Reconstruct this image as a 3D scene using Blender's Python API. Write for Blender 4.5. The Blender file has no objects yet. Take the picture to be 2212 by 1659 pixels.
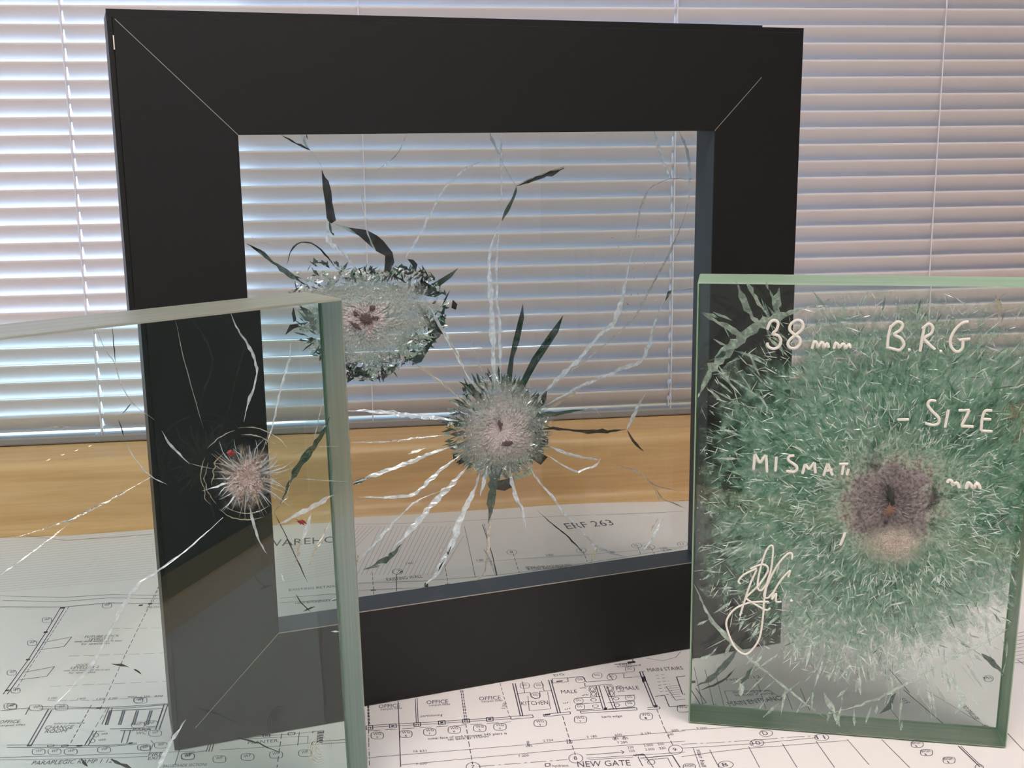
import bpy, bmesh, math, random
import numpy as np
from mathutils import Vector, Matrix
random.seed(7); rng = np.random.default_rng(7)
S = bpy.context.scene
C = S.collection

# ------------------------------------------------------------------ camera
IW, IH = 2212.0, 1659.0
F_PX, PITCH, ROLL, CAM_H = 2506.4, 0.2088, 0.0109, 0.34
_cp, _sp, _cr, _sr = math.cos(PITCH), math.sin(PITCH), math.cos(ROLL), math.sin(ROLL)
_fw = np.array([0, _cp, -_sp]); _rt = np.array([1., 0, 0]); _dn = np.cross(_fw, _rt)
RT = _cr * _rt + _sr * _dn; DN = -_sr * _rt + _cr * _dn; FW = _fw
EYE = np.array([0, 0, CAM_H])
cam = bpy.data.cameras.new('camera'); cam_o = bpy.data.objects.new('camera', cam); C.objects.link(cam_o)
cam.sensor_width = 36.0; cam.lens = F_PX / IW * 36.0; cam.clip_start = 0.01
cam_o.matrix_world = Matrix(((RT[0], -DN[0], -FW[0], EYE[0]), (RT[1], -DN[1], -FW[1], EYE[1]),
                             (RT[2], -DN[2], -FW[2], EYE[2]), (0, 0, 0, 1)))
S.camera = cam_o

# ------------------------------------------------------------------ world, sun, exposure
wd = bpy.data.worlds.new('daylight_sky'); S.world = wd; wd.use_nodes = True
wd.node_tree.nodes['Background'].inputs[0].default_value = (0.36, 0.62, 1.0, 1)
wd.node_tree.nodes['Background'].inputs[1].default_value = 6.0
sun = bpy.data.lights.new('sun', 'SUN'); sun.energy = 34.0; sun.angle = 0.009; sun.color = (.56, .78, 1)
sun_o = bpy.data.objects.new('sun', sun); C.objects.link(sun_o)
sun_o.rotation_euler = Vector((-0.45, -1.0, -1.05)).to_track_quat('-Z', 'Y').to_euler()
S.view_settings.view_transform = 'Standard'; S.view_settings.look = 'None'
S.view_settings.exposure = 0.0; S.view_settings.gamma = 1.0; S.view_settings.use_curve_mapping = False
S.cycles.max_bounces = 10; S.cycles.transmission_bounces = 9; S.cycles.transparent_max_bounces = 24
S.cycles.diffuse_bounces = 3; S.cycles.glossy_bounces = 4; S.cycles.use_adaptive_sampling = True; S.cycles.adaptive_threshold = .05
S.cycles.use_denoising = True; S.cycles.caustics_refractive = True; S.cycles.caustics_reflective = True
S.cycles.blur_glossy = 1.0; S.cycles.sample_clamp_indirect = 8.0

# ------------------------------------------------------------------ helpers
def srgb(r, g, b):
    f = lambda c: c / 12.92 if c <= .04045 else ((c + .055) / 1.055) ** 2.4
    return (f(r / 255), f(g / 255), f(b / 255), 1)

def ray(px, py):
    return RT * ((px - IW / 2) / F_PX) + DN * ((py - IH / 2) / F_PX) + FW

def hit(px, py, P0, n):
    d = ray(px, py); return EYE + d * (np.dot(np.asarray(P0) - EYE, n) / np.dot(d, n))

def obj(name, me, parent=None, mat=None, kind=None, label=None, cat=None, group=None):
    o = bpy.data.objects.new(name, me); C.objects.link(o)
    if mat is not None and me is not None and len(me.materials) == 0:
        for m in (mat if isinstance(mat, (list, tuple)) else [mat]): me.materials.append(m)
    if parent: o.parent = parent
    if kind: o['kind'] = kind
    if label: o['label'] = label
    if cat: o['category'] = cat
    if group: o['group'] = group
    return o

def mesh(name, v, f, smooth=False):
    me = bpy.data.meshes.new(name); me.from_pydata([tuple(map(float, p)) for p in v], [], f); me.update()
    if smooth:
        for p in me.polygons: p.use_smooth = True
    return me

def empty(name, loc, rz=0, **k):
    o = obj(name, None, **k); o.location = loc; o.rotation_euler = (0, 0, rz); o.empty_display_size = .02; return o

class MB:
    def __init__(s): s.v = []; s.f = []; s.m = []
    def add(s, v, f, m=0):
        n = len(s.v); s.v += [tuple(map(float, p)) for p in v]; s.f += [tuple(i + n for i in q) for q in f]; s.m += [m] * len(f)
    def box(s, x0, x1, y0, y1, z0, z1, m=0):
        s.add([(x, y, z) for x in (x0, x1) for y in (y0, y1) for z in (z0, z1)],
              [(0, 1, 3, 2), (4, 6, 7, 5), (0, 4, 5, 1), (2, 3, 7, 6), (0, 2, 6, 4), (1, 5, 7, 3)], m)
    def mesh(s, name, smooth=False):
        me = mesh(name, s.v, s.f, smooth)
        for p, i in zip(me.polygons, s.m): p.material_index = i
        return me

def bevel(me, w, seg=2):
    bm = bmesh.new(); bm.from_mesh(me)
    bmesh.ops.remove_doubles(bm, verts=bm.verts, dist=1e-6)
    bmesh.ops.recalc_face_normals(bm, faces=bm.faces)
    bmesh.ops.bevel(bm, geom=[e for e in bm.edges if e.calc_face_angle(0) > .4], offset=w, segments=seg, affect='EDGES', profile=.5, clamp_overlap=True)
    bm.to_mesh(me); bm.free(); me.update(); return me

# ------------------------------------------------------------------ materials
class NT:
    def __init__(s, name):
        s.m = bpy.data.materials.new(name); s.m.use_nodes = True; s.t = s.m.node_tree; s.t.nodes.clear()
        s.out = s.n('ShaderNodeOutputMaterial')
    def n(s, t, ins=None, **kw):
        nd = s.t.nodes.new(t)
        for k, v in kw.items(): setattr(nd, k, v)
        for k, v in (ins or {}).items():
            if hasattr(v, 'is_linked') or hasattr(v, 'links'): s.t.links.new(v, nd.inputs[k])
            else: nd.inputs[k].default_value = v
        return nd
    def mix(s, fac, a, b): return s.n('ShaderNodeMixShader', {0: fac, 1: a, 2: b}).outputs[0]
    def noise(s, scale, detail=4, rough=.5, vec=None, dist=0):
        i = {'Scale': scale, 'Detail': detail, 'Roughness': rough, 'Distortion': dist}
        if vec is not None: i['Vector'] = vec
        return s.n('ShaderNodeTexNoise', i).outputs[0]
    def ramp(s, fac, stops, interp='LINEAR'):
        r = s.n('ShaderNodeValToRGB', {0: fac}); r.color_ramp.interpolation = interp
        e = r.color_ramp.elements
        while len(e) < len(stops): e.new(.5)
        for k, (p, c) in zip(e, stops): k.position = p; k.color = c if len(c) == 4 else (*c, 1)
        return r.outputs[0]
    def obj_co(s, scale=(1, 1, 1)):
        return s.n('ShaderNodeMapping', {'Vector': s.n('ShaderNodeTexCoord').outputs['Object'], 'Scale': scale}).outputs[0]
    def bump(s, h, strength=.3, dist=.001):
        return s.n('ShaderNodeBump', {'Height': h, 'Strength': strength, 'Distance': dist}).outputs[0]
    def done(s, sh, vol=None):
        s.t.links.new(sh, s.out.inputs[0])
        if vol is not None: s.t.links.new(vol, s.out.inputs[1])
        return s.m

def principled(name, col, rough=.5, metal=0., bump=None, spec=.5):
    t = NT(name); i = {'Base Color': col, 'Roughness': rough, 'Metallic': metal, 'Specular IOR Level': spec}
    if bump: i['Normal'] = t.bump(t.noise(bump[0], 5, .6, t.obj_co()), bump[1], .001)
    return t.done(t.n('ShaderNodeBsdfPrincipled', i).outputs[0])

def wood_mat(name, c0, c1, c2, rough, axis):
    t = NT(name)
    co = t.obj_co((3, 55, 55) if axis == 'x' else (55, 3, 55))
    g = t.noise(2.2, 6, .62, co, .6)
    fine = t.noise(9, 3, .6, co)
    col = t.ramp(g, [(.32, c0), (.5, c1), (.7, c2)])
    col2 = t.n('ShaderNodeMixRGB', {0: .16, 1: col, 2: t.ramp(fine, [(.4, c0), (.6, c2)])}).outputs[0]
    return t.done(t.n('ShaderNodeBsdfPrincipled', {'Base Color': col2, 'Roughness': rough, 'Normal': t.bump(fine, .06)}).outputs[0])

M_WOOD = wood_mat('maple_veneer', srgb(212, 165, 112), srgb(222, 178, 125), srgb(230, 190, 140), .4, 'x')
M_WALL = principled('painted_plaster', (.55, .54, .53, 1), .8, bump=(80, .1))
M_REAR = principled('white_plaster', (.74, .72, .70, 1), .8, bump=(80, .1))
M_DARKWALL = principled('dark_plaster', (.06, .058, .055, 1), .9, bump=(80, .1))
M_CEIL = principled('ceiling_board', (.6, .59, .58, 1), .9, bump=(120, .1))
M_FLOOR = principled('grey_carpet', (.09, .09, .095, 1), .95, bump=(400, .6))
M_CONC = principled('outside_render', (.55, .52, .48, 1), .9, bump=(40, .3))
M_ALU = principled('window_aluminium', (.5, .5, .5, 1), .4, .6)
M_SLAT = principled('slat_enamel', srgb(212, 205, 206), .42)
M_RAIL_SHADED = principled('rail_enamel_shaded', srgb(150, 146, 149), .45)  # greyer than the slats: the rail's shade is put into the colour
M_CORD = principled('cord_polyester', srgb(222, 218, 225), .8)
M_PAPER = principled('plan_paper', srgb(238, 229, 225), .75, bump=(30, .05))
M_INK = principled('plan_ink', srgb(84, 80, 96), .8)
M_INKLIGHT = principled('plan_ink_faint', srgb(140, 138, 146), .8)
M_FRAME = principled('black_powder_coat', (.0075, .0070, .0073, 1), .48, spec=.45)
M_FRAMEIN = principled('dark_anodised_reveal', (.016, .026, .034, 1), .38)
M_SEAM = principled('bare_aluminium_seam', (.42, .36, .30, 1), .45, .5)
M_STEEL = principled('desk_leg_steel', (.08, .08, .085, 1), .4, .7)
M_MARK = principled('white_paint_marker', srgb(232, 226, 214), .55)
M_RED = principled('red_marker_speck', srgb(132, 44, 40), .5)

def pane_mat(name, tint, refl=.8):
    t = NT(name)
    fr = t.n('ShaderNodeFresnel', {'IOR': 1.5}).outputs[0]
    geo = t.n('ShaderNodeNewGeometry').outputs['Backfacing']
    k = t.n('ShaderNodeMath', {0: fr, 1: t.n('ShaderNodeMath', {0: 1.0, 1: geo}, operation='SUBTRACT').outputs[0]}, operation='MULTIPLY').outputs[0]
    k = t.n('ShaderNodeMath', {0: k, 1: refl}, operation='MULTIPLY').outputs[0]
    return t.done(t.mix(k, t.n('ShaderNodeBsdfTransparent', {0: tint}).outputs[0], t.n('ShaderNodeBsdfGlossy', {0: (1, 1, 1, 1), 'Roughness': 0.0}).outputs[0]))
M_PANE = pane_mat('frame_pane_glass', (.875, .905, .89, 1), .9)
M_WINPANE = pane_mat('window_pane_glass', (.97, .98, .98, 1))

def block_mat(name, col, density):
    t = NT(name)
    g = t.n('ShaderNodeBsdfGlass', {'Color': (1, 1, 1, 1), 'Roughness': 0.0, 'IOR': 1.5}).outputs[0]
    v = t.n('ShaderNodeVolumeAbsorption', {'Color': col, 'Density': density}).outputs[0]
    return t.done(g, v)
M_BLOCKL = block_mat('pale_green_block_glass', (.38, .87, .78, 1), 9.0)
M_BLOCKR = block_mat('green_block_glass', (.40, .82, .60, 1), 5.0)

def edge_mat(name, c0, c1, dens_col, density, axis_scale, polish=.5):
    t = NT(name)
    co = t.obj_co(axis_scale)
    st = t.noise(1.0, 3, .7, co)
    sp = t.noise(900, 2, .5, t.obj_co())
    col = t.ramp(st, [(.35, c0), (.65, c1)])
    bm = t.bump(sp, .5, .0006)
    dif = t.n('ShaderNodeBsdfDiffuse', {0: col, 'Normal': bm}).outputs[0]
    tra = t.n('ShaderNodeBsdfTranslucent', {0: col}).outputs[0]
    gl = t.n('ShaderNodeBsdfGlossy', {0: (1, 1, 1, 1), 'Roughness': .35, 'Normal': bm}).outputs[0]
    v = t.n('ShaderNodeVolumeAbsorption', {'Color': dens_col, 'Density': density}).outputs[0]
    gs = t.n('ShaderNodeBsdfGlass', {'Color': (1, 1, 1, 1), 'Roughness': .3, 'IOR': 1.5}).outputs[0]
    return t.done(t.mix(polish, t.mix(.04, t.mix(.45, dif, tra), gl), gs), v)
M_EDGEL = edge_mat('ground_edge_pale', srgb(222, 218, 198), srgb(246, 242, 226), (.38, .87, .78, 1), 9.0, (8, 260, 8))
M_EDGER = edge_mat('ground_edge_green', srgb(190, 224, 192), srgb(222, 242, 214), (.40, .82, .60, 1), 5.0, (8, 200, 8), .22)

def crack_mat(name, stops, gloss, rough, alpha, bump=.6, bscale=500, sparkle=False):
    """fracture surface: mirror-like facets mixed with scattered light, tint random for each facet group"""
    t = NT(name)
    rnd = t.n('ShaderNodeNewGeometry').outputs['Random Per Island']
    nz = t.noise(bscale, 3, .6, t.obj_co())
    col = t.ramp(t.n('ShaderNodeMath', {0: t.n('ShaderNodeMath', {0: rnd, 1: .65}, operation='MULTIPLY').outputs[0],
                                        1: t.n('ShaderNodeMath', {0: nz, 1: .5}, operation='MULTIPLY').outputs[0]}, operation='ADD').outputs[0], stops)
    nrm = t.bump(nz, bump, .001)
    d = t.mix(.4, t.n('ShaderNodeBsdfDiffuse', {0: col}).outputs[0], t.n('ShaderNodeBsdfTranslucent', {0: col}).outputs[0])
    g = t.n('ShaderNodeBsdfGlossy', {0: (.95, 1, .98, 1), 'Roughness': rough, 'Normal': nrm}).outputs[0]
    sh = t.mix(gloss, d, g)
    tr = t.n('ShaderNodeBsdfTransparent').outputs[0]
    a = t.ramp(t.noise(bscale * .5, 2, .5, t.obj_co()), [(.3, (alpha[0],) * 3), (.7, (alpha[1],) * 3)])
    return t.done(t.mix(a, tr, sh))
M_SILVER = crack_mat('crack_silver', [(.2, srgb(170, 200, 212)), (.5, srgb(214, 234, 245)), (.8, srgb(246, 251, 255))], .28, .10, (.55, 1))  # bright reflections off crack faces, partly put into the pale colour
M_THIN = crack_mat('crack_hairline', [(.2, srgb(130, 135, 130)), (.8, srgb(215, 212, 205))], .4, .15, (.45, .9))
M_DARK = crack_mat('crack_dark_green', [(.2, srgb(10, 22, 19)), (.55, srgb(18, 52, 42)), (.85, srgb(40, 96, 76))], .10, .2, (.82, 1))  # faces mirroring the dark room: that reflection is put into the colour
M_BLACKF = crack_mat('crack_black', [(.2, srgb(14, 16, 15)), (.8, srgb(38, 42, 40))], .06, .2, (.9, 1))  # darkest mirrored faces, the dark reflection again carried by the colour
M_TAN = crack_mat('crack_tan', [(.2, srgb(120, 105, 80)), (.8, srgb(215, 200, 170))], .3, .2, (.6, 1))
M_LGREEN = crack_mat('crack_light_green', [(.2, srgb(84, 140, 112)), (.5, srgb(140, 186, 158)), (.85, srgb(205, 226, 205))], .35, .12, (.35, .95))

# ------------------------------------------------------------------ room frame: origin under the blind, x along the window wall, y outward
BY, BYAW = 1.125, 0.1343
BX = np.array([math.cos(BYAW), math.sin(BYAW), 0]); BN = np.array([-math.sin(BYAW), math.cos(BYAW), 0])
def room(x, y, z): return np.array([0, BY, 0]) + BX * x + BN * y + np.array([0, 0, z])
def to_room(P):
    d = np.asarray(P) - np.array([0, BY, 0]); return np.dot(d, BX), np.dot(d, BN), P[2]
def struct(name, m, mat, **k):
    o = obj(name, m, mat=mat, kind='structure', **k); o.location = (0, BY, 0); o.rotation_euler = (0, 0, BYAW); return o

ZF, ZC = -.74, 1.75
X0, X1, YB = -1.7, 1.7, -3.0
def boxes(name, *bs):
    m = MB()
    for b in bs: m.box(*b)
    return m.mesh(name)
struct('floor', boxes('floor', (X0 - .1, X1 + .1, YB - .1, .35, ZF - .05, ZF)), M_FLOOR)
struct('ceiling', boxes('ceiling', (X0 - .1, X1 + .1, YB - .1, .35, ZC, ZC + .05)), M_CEIL)
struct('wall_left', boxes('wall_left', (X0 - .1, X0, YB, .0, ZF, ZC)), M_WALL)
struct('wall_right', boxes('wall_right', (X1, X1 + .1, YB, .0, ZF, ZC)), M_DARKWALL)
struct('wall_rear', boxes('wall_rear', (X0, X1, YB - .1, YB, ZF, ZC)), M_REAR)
WX0, WX1, WZ0, WZ1 = -1.0, 1.0, .066, 1.15
struct('wall_window', boxes('wall_window', (X0 - .1, WX0, .05, .25, ZF, ZC), (WX1, X1 + .1, .05, .25, ZF, ZC),
                            (WX0, WX1, .05, .25, ZF, WZ0 - .012), (WX0, WX1, .05, .25, WZ1, ZC)), M_WALL)
wf = MB()
for a in (WX0, -.012, WX1 - .05): wf.box(a, a + .05 if a != -.012 else a + .024, .16, .2, WZ0, WZ1)
wf.box(WX0, WX1, .16, .2, WZ0, WZ0 + .03); wf.box(WX0, WX1, .16, .2, WZ1 - .05, WZ1)
w1 = struct('window_1', wf.mesh('window_1'), M_ALU)
for a, b in ((WX0 + .05, -.012), (.012, WX1 - .05)):
    obj('pane', boxes('pane', (a, b, .176, .182, WZ0 + .03, WZ1 - .05)), w1, M_WINPANE)
# rounded wooden sill / upstand: profile (y, z) swept along x
SF, SZ = -.070, .064
prof = [(.06, SZ), (.02, SZ)]
prof += [(SF + .012 - .012 * math.sin(a), SZ - .012 + .012 * math.cos(a)) for a in np.linspace(0, math.pi / 2, 7)]
prof += [(SF + .010 * (1 - 1) - .012 * (1 - math.cos(a)), .0125 - .012 * math.sin(a)) for a in np.linspace(0, math.pi / 2, 6)]
prof += [(SF - .012, -.02), (.06, -.02)]
nP = len(prof)
v = [(x, y, z) for x in (-1.3, 1.3) for y, z in prof]
f = [(i, (i + 1) % nP, nP + (i + 1) % nP, nP + i) for i in range(nP)] + [tuple(range(nP))[::-1], tuple(range(nP, 2 * nP))]
ms = mesh('trim_1', v, f)
for p in ms.polygons: p.use_smooth = len(p.vertices) == 4 and p.area < .06
struct('trim_1', ms, M_WOOD)
# unseen pier added outside to shade the right half of the window; ground outside
struct('shade_pier', boxes('shade_pier', (.13, 1.8, .40, .60, ZF, 2.6)), M_CONC)
struct('trim_3', boxes('trim_3', (-6, 6, .35, 8, ZF - .05, ZF)), M_CONC)

# unseen ceiling panels added to light the closed room
M_TUBE = NT('light_diffuser'); M_TUBE = M_TUBE.done(M_TUBE.n('ShaderNodeEmission', {0: (1, .93, .89, 1), 1: 11.0}).outputs[0])
for i, (x, y) in enumerate(((-.55, -1.55), (.55, -1.55))):
    P = room(x, y, ZC)
    t = empty('added_ceiling_light', tuple(P), BYAW, label=('added unseen white ceiling light panel on the pale wall side', 'added unseen white ceiling light panel on the dark wall side')[i], cat='ceiling light', group='added ceiling light panels')
    obj('housing', boxes('housing', (-.32, .32, -.62, .62, -.04, 0)), t, M_ALU)
    obj('diffuser', boxes('diffuser', (-.30, .30, -.60, .60, -.046, -.0405)), t, M_TUBE)

# ------------------------------------------------------------------ desk
DR = room(0, -.45, 0)
desk = empty('desk', tuple(room(0, -.5, ZF)), BYAW, label='light maple veneer desk under the spread plan', cat='desk')
zt = -ZF
obj('desk_top', bevel(boxes('desk_top', (-1.15, 1.15, -.345, .4185, zt - .03, zt - .0006)), .002), desk, M_WOOD)
for x in (-1.1, 1.05):
    for y in (-.30, .36): obj('leg', boxes('leg', (x, x + .05, y, y + .05, 0, zt - .03)), desk, M_STEEL)

# ------------------------------------------------------------------ venetian blind
blind = empty('venetian_blind', tuple(room(0, 0, SZ)), BYAW, label='white venetian blind closed over the window behind the frame', cat='blind')
PZ = .01596; SWD = .0195; TH = math.radians(61)
ZB = .0115                                   # first slat centre above the sill
CORD = (-.66, -.398, -.138, .160, .428, .69); HOLES = (-.398, .160)
def slat_mesh(hx):
    xs = [-.95]
    for h_ in hx: xs += [h_ - .0016, h_ + .0016]
    xs.append(.95)
    n = 8; prf = []
    for k in range(n + 1):
        s_ = (k / n - .5) * SWD; b = .0011 * (1 - (2 * s_ / SWD) ** 2)      # crown
        # s runs from the outer lower edge to the room-side upper edge; y outward
        prf.append((-(s_ * math.cos(TH)) - b * math.sin(TH), s_ * math.sin(TH) - b * math.cos(TH)))
    V, Fc = [], []
    for th in (0, .0005):
        for x in xs:
            for (y, z) in prf: V.append((x, y + th * math.sin(TH), z + th * math.cos(TH)))
    m_ = n + 1; half = len(xs) * m_
    for i in range(len(xs) - 1):
        hole = i % 2 == 1
        for k in range(n):
            if hole and 2 <= k <= 5: continue
            a = i * m_ + k
            Fc.append((a, a + m_, a + m_ + 1, a + 1)); Fc.append((half + a, half + a + 1, half + a + m_ + 1, half + a + m_))
    for i in range(len(xs) - 1):
        for k in (0, n):
            a = i * m_ + k; Fc.append((a, a + m_, half + a + m_, half + a))
    return mesh('slat', V, Fc, True)
sm = slat_mesh(HOLES); NS = 34
sm.materials.append(M_SLAT)
for i in range(NS):
    o = obj('slat', sm, blind); o.location = (0, 0, ZB + .0075 + i * PZ)
obj('bottom_rail', bevel(boxes('bottom_rail', (-.95, .95, -.008, .008, .0005, .0085)), .002), blind, M_RAIL_SHADED)
obj('head_rail', bevel(boxes('head_rail', (-.95, .95, -.016, .016, ZB + NS * PZ + .004, ZB + NS * PZ + .034)), .002), blind, M_SLAT)
ztop = ZB + NS * PZ + .004
for x in CORD:
    lc = MB()
    for y, dx in ((-.0075, 0), (.0075, .0)):
        lc.box(x + dx - .0005, x + dx + .0005, y - .0004, y + .0004, .008, ztop)
    if x not in HOLES:
        pass
    obj('ladder_cord', lc.mesh('ladder_cord'), blind, M_CORD)
    if x in HOLES: obj('lift_cord', boxes('lift_cord', (x - .0010, x + .0002, -.0009, .0009, .008, ztop)), blind, M_CORD)

# ------------------------------------------------------------------ the glass things: local frames (x along the face, y into depth, z up)
class Face:
    def __init__(s, x, y, yaw, lean=0.):
        s.o = np.array([x, y, 0]); s.r = np.array([math.cos(yaw), math.sin(yaw), 0]); s.d = np.array([-math.sin(yaw), math.cos(yaw), 0])
        s.yaw = yaw; s.lean = lean
        s.n = np.cross(s.r, np.array([0, 0, math.cos(lean)]) + s.d * math.sin(lean))   # face normal, towards the room
        s.n = s.n / np.linalg.norm(s.n)
    def loc(s, P):
        q = np.asarray(P) - s.o; return np.array([np.dot(q, s.r), np.dot(q, s.d), q[2]])
    def at(s, px, py, depth=0.):
        return s.loc(hit(px, py, s.o - s.n * depth, s.n))
FR = Face(-.2032, .6131, .3489)
BL = Face(-.0765, .55, .7131, .0253)
BR = Face(.102, .6293, -.1874, -.0565)

def refract_desk(fc, t, px, py, eta=1.5):
    """where the sight line through a slab meets the desk"""
    d = ray(px, py); d = d / np.linalg.norm(d); n = fc.n
    P = hit(px, py, fc.o, n)
    ci = -np.dot(d, n); tg = (d + ci * n) / eta; ct = math.sqrt(1 - np.dot(tg, tg)); di = tg - ct * n
    P = P + di * (t / ct)
    return P + d * (-P[2] / d[2])

def smooth_line(pts, step):
    p = np.array(pts, float)
    if len(p) > 2:
        q = np.vstack([2 * p[0] - p[1], p, 2 * p[-1] - p[-2]]); out = []
        for i in range(1, len(q) - 2):
            n = max(2, int(np.linalg.norm(q[i + 1] - q[i]) / step))
            for k in range(n):
                t = k / n; a, b, c_, d_ = q[i - 1], q[i], q[i + 1], q[i + 2]
                out.append(.5 * (2 * b + (c_ - a) * t + (2 * a - 5 * b + 4 * c_ - d_) * t * t + (3 * b - a - 3 * c_ + d_) * t ** 3))
        out.append(p[-1]); return np.array(out)
    n = max(2, int(np.linalg.norm(p[1] - p[0]) / step)); return np.array([p[0] + (p[1] - p[0]) * k / n for k in range(n + 1)])

def crack(fc, pts, w, mat, parent, d0, d1, taper=(.25, .25), name='crack', jit=.25, wob=.9):
    """a fracture face that runs through the glass along a line; w: widths in px at the given points or one width"""
    L = smooth_line(pts, 9); n = len(L)
    w = np.interp(np.linspace(0, 1, n), np.linspace(0, 1, len(w)), w) if hasattr(w, '__len__') else np.full(n, float(w))
    s = np.linspace(0, 1, n)
    tp = np.minimum(1, np.minimum((s + .02) / max(taper[0], 1e-3), (1.02 - s) / max(taper[1], 1e-3)))
    w = w * np.clip(tp, .12, 1) * (1 + jit * rng.standard_normal(n)).clip(.5, 1.6)
    T = np.gradient(L, axis=0); T /= np.linalg.norm(T, axis=1)[:, None] + 1e-9
    N = np.stack([-T[:, 1], T[:, 0]], 1)
    V = []
    for i in range(n):
        o_ = rng.normal() * wob * min(1, w[i] / 5)
        a = L[i] - N[i] * (w[i] / 2) + N[i] * o_; b = L[i] + N[i] * (w[i] / 2) + N[i] * o_
        m = L[i] + N[i] * w[i] * rng.normal() * .15
        dm = d0 + (d1 - d0) * (.5 + .35 * rng.uniform(-1, 1))
        V += [fc.at(*a, d0), fc.at(*m, dm), fc.at(*b, d1)]
    Fc = []
    for i in range(n - 1):
        a = 3 * i; Fc += [(a, a + 3, a + 4, a + 1), (a + 1, a + 4, a + 5, a + 2)]
    return obj(name, mesh(name, V, Fc), parent, mat)

def flake(fc, poly, mat, parent, d0, d1, name='glass_flake'):
    """leaf-shaped chip between cracks, bent along its middle"""
    P = np.array(poly, float); c = P.mean(0)
    V = [fc.at(*p, d0 if i % 2 else (d0 + d1) / 2) for i, p in enumerate(P)] + [fc.at(*c, d1)]
    n = len(P); return obj(name, mesh(name, V, [(i, (i + 1) % n, n) for i in range(n)]), parent, mat)

def shards(fc, center, rad_fn, count, r0, depth, lw, parent, mat, name, spread=.4, tilt=.5, power=1., ok=None, ang=(0, 2 * math.pi)):
    """many small splinters lying roughly radially about an impact: one mesh, too many to pick apart"""
    V, Fc = [], []
    cx, cz = center
    while len(Fc) < count:
        a = rng.uniform(*ang); R = rad_fn(a)
        r = r0 + (R - r0) * rng.uniform() ** power
        x, z = cx + r * math.cos(a), cz + r * math.sin(a)
        if ok and not ok(x, z): continue
        L_ = lw[0] * rng.uniform(.4, 1.6); w_ = lw[1] * rng.uniform(.4, 1.7)
        aa = a + rng.normal() * spread
        t = np.array([math.cos(aa), rng.normal() * tilt * .5, math.sin(aa)]); s_ = np.array([-math.sin(aa), rng.normal() * tilt, math.cos(aa)])
        y = rng.uniform(*depth); p = np.array([x, y, z])
        q = [p - t * L_ / 2, p + s_ * w_ / 2 + t * L_ * rng.uniform(-.2, .2), p + t * L_ / 2, p - s_ * w_ / 2 + t * L_ * rng.uniform(-.2, .2)]
        q = [np.array([k[0], min(max(k[1], depth[0]), depth[1]), k[2]]) for k in q]
        if ok and not all(ok(k[0], k[2]) for k in q): continue
        n = len(V); V += q; Fc.append((n, n + 1, n + 2, n + 3))
    return obj(name, mesh(name, V, Fc), parent, mat, kind='stuff')

# ------------------------------------------------------------------ black frame with a shot pane
FWD, FHT, BW, DEP, FD = .4134, .4045, .0621, .0231, .046
frame = empty('display_frame', (FR.o[0], FR.o[1], .0008), FR.yaw, label='black mitred aluminium frame holding a pane with two bullet holes', cat='frame')
PROF = [(0, .0012), (.0026, .0012), (.0030, 0), (BW - .0004, 0), (BW, .0004), (BW, DEP - .0006), (BW - .026, DEP - .0006), (BW - .026, FD),
        (0, FD)]
def member(side):
    n = len(PROF); V = []
    for e in (0, 1):
        for u, d in PROF:
            uu = max(u, 0) if u >= 0 else u
            if side == 'top': V.append((uu if e == 0 else FWD - uu, d, FHT - uu))
            elif side == 'bottom': V.append((FWD - uu if e == 0 else uu, d, uu))
            elif side == 'left': V.append((uu, d, uu if e == 0 else FHT - uu))
            else: V.append((FWD - uu, d, FHT - uu if e == 0 else uu))
    Fc = [(i, (i + 1) % n, n + (i + 1) % n, n + i) for i in range(n)] + [tuple(range(n))[::-1], tuple(range(n, 2 * n))]
    me = mesh('rail', V, Fc)
    bm = bmesh.new(); bm.from_mesh(me); bmesh.ops.recalc_face_normals(bm, faces=bm.faces); bm.to_mesh(me); bm.free()
    me.materials.append(M_FRAME); me.materials.append(M_FRAMEIN)
    me.polygons[4].material_index = 1
    return me
for sd in ('top', 'bottom', 'left', 'right'):
    obj('rail' if sd in ('top', 'bottom') else 'stile', member(sd), frame)
obj('back_flange', boxes('back_flange', (.0012, FWD - .0045, FD - .004, FD, FHT - .02, FHT + .0052)), frame, M_FRAME)
def seam(a, b, w=.00035):
    a = np.array(a); b = np.array(b); n = np.array([-(b - a)[1], (b - a)[0]]); n = n / np.linalg.norm(n) * w / 2
    V = [(p[0], y, p[1]) for p in (a - n, a + n, b + n, b - n) for y in (-.00012, .0003)]
    obj('mitre_seam', mesh('mitre_seam', V, [(0, 2, 4, 6), (1, 7, 5, 3), (0, 1, 3, 2), (2, 3, 5, 4), (4, 5, 7, 6), (6, 7, 1, 0)]), frame, M_SEAM)
seam((.004, FHT - .004), (BW, FHT - BW)); seam((FWD - .030, FHT - .030), (FWD - BW, FHT - BW)); seam((.012, .012), (BW, BW), .0003)
obj('edge_scratch', boxes('edge_scratch', (.0024, .0030, -.0001, .002, FHT - .019, FHT - .012)), frame, M_MARK)
obj('sealant_line', boxes('sealant_line', (BW, FWD - BW, -.00012, .0002, BW - .0006, BW - .0001)), frame, M_SEAM)

PD0, PD1 = DEP, DEP + .012
pm = MB(); pm.box(BW - .012, FWD - BW + .012, PD0, PD1, BW - .012, FHT - BW + .012)
pane = obj('glass_pane', pm.mesh('glass_pane'), frame, M_PANE)

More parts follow.
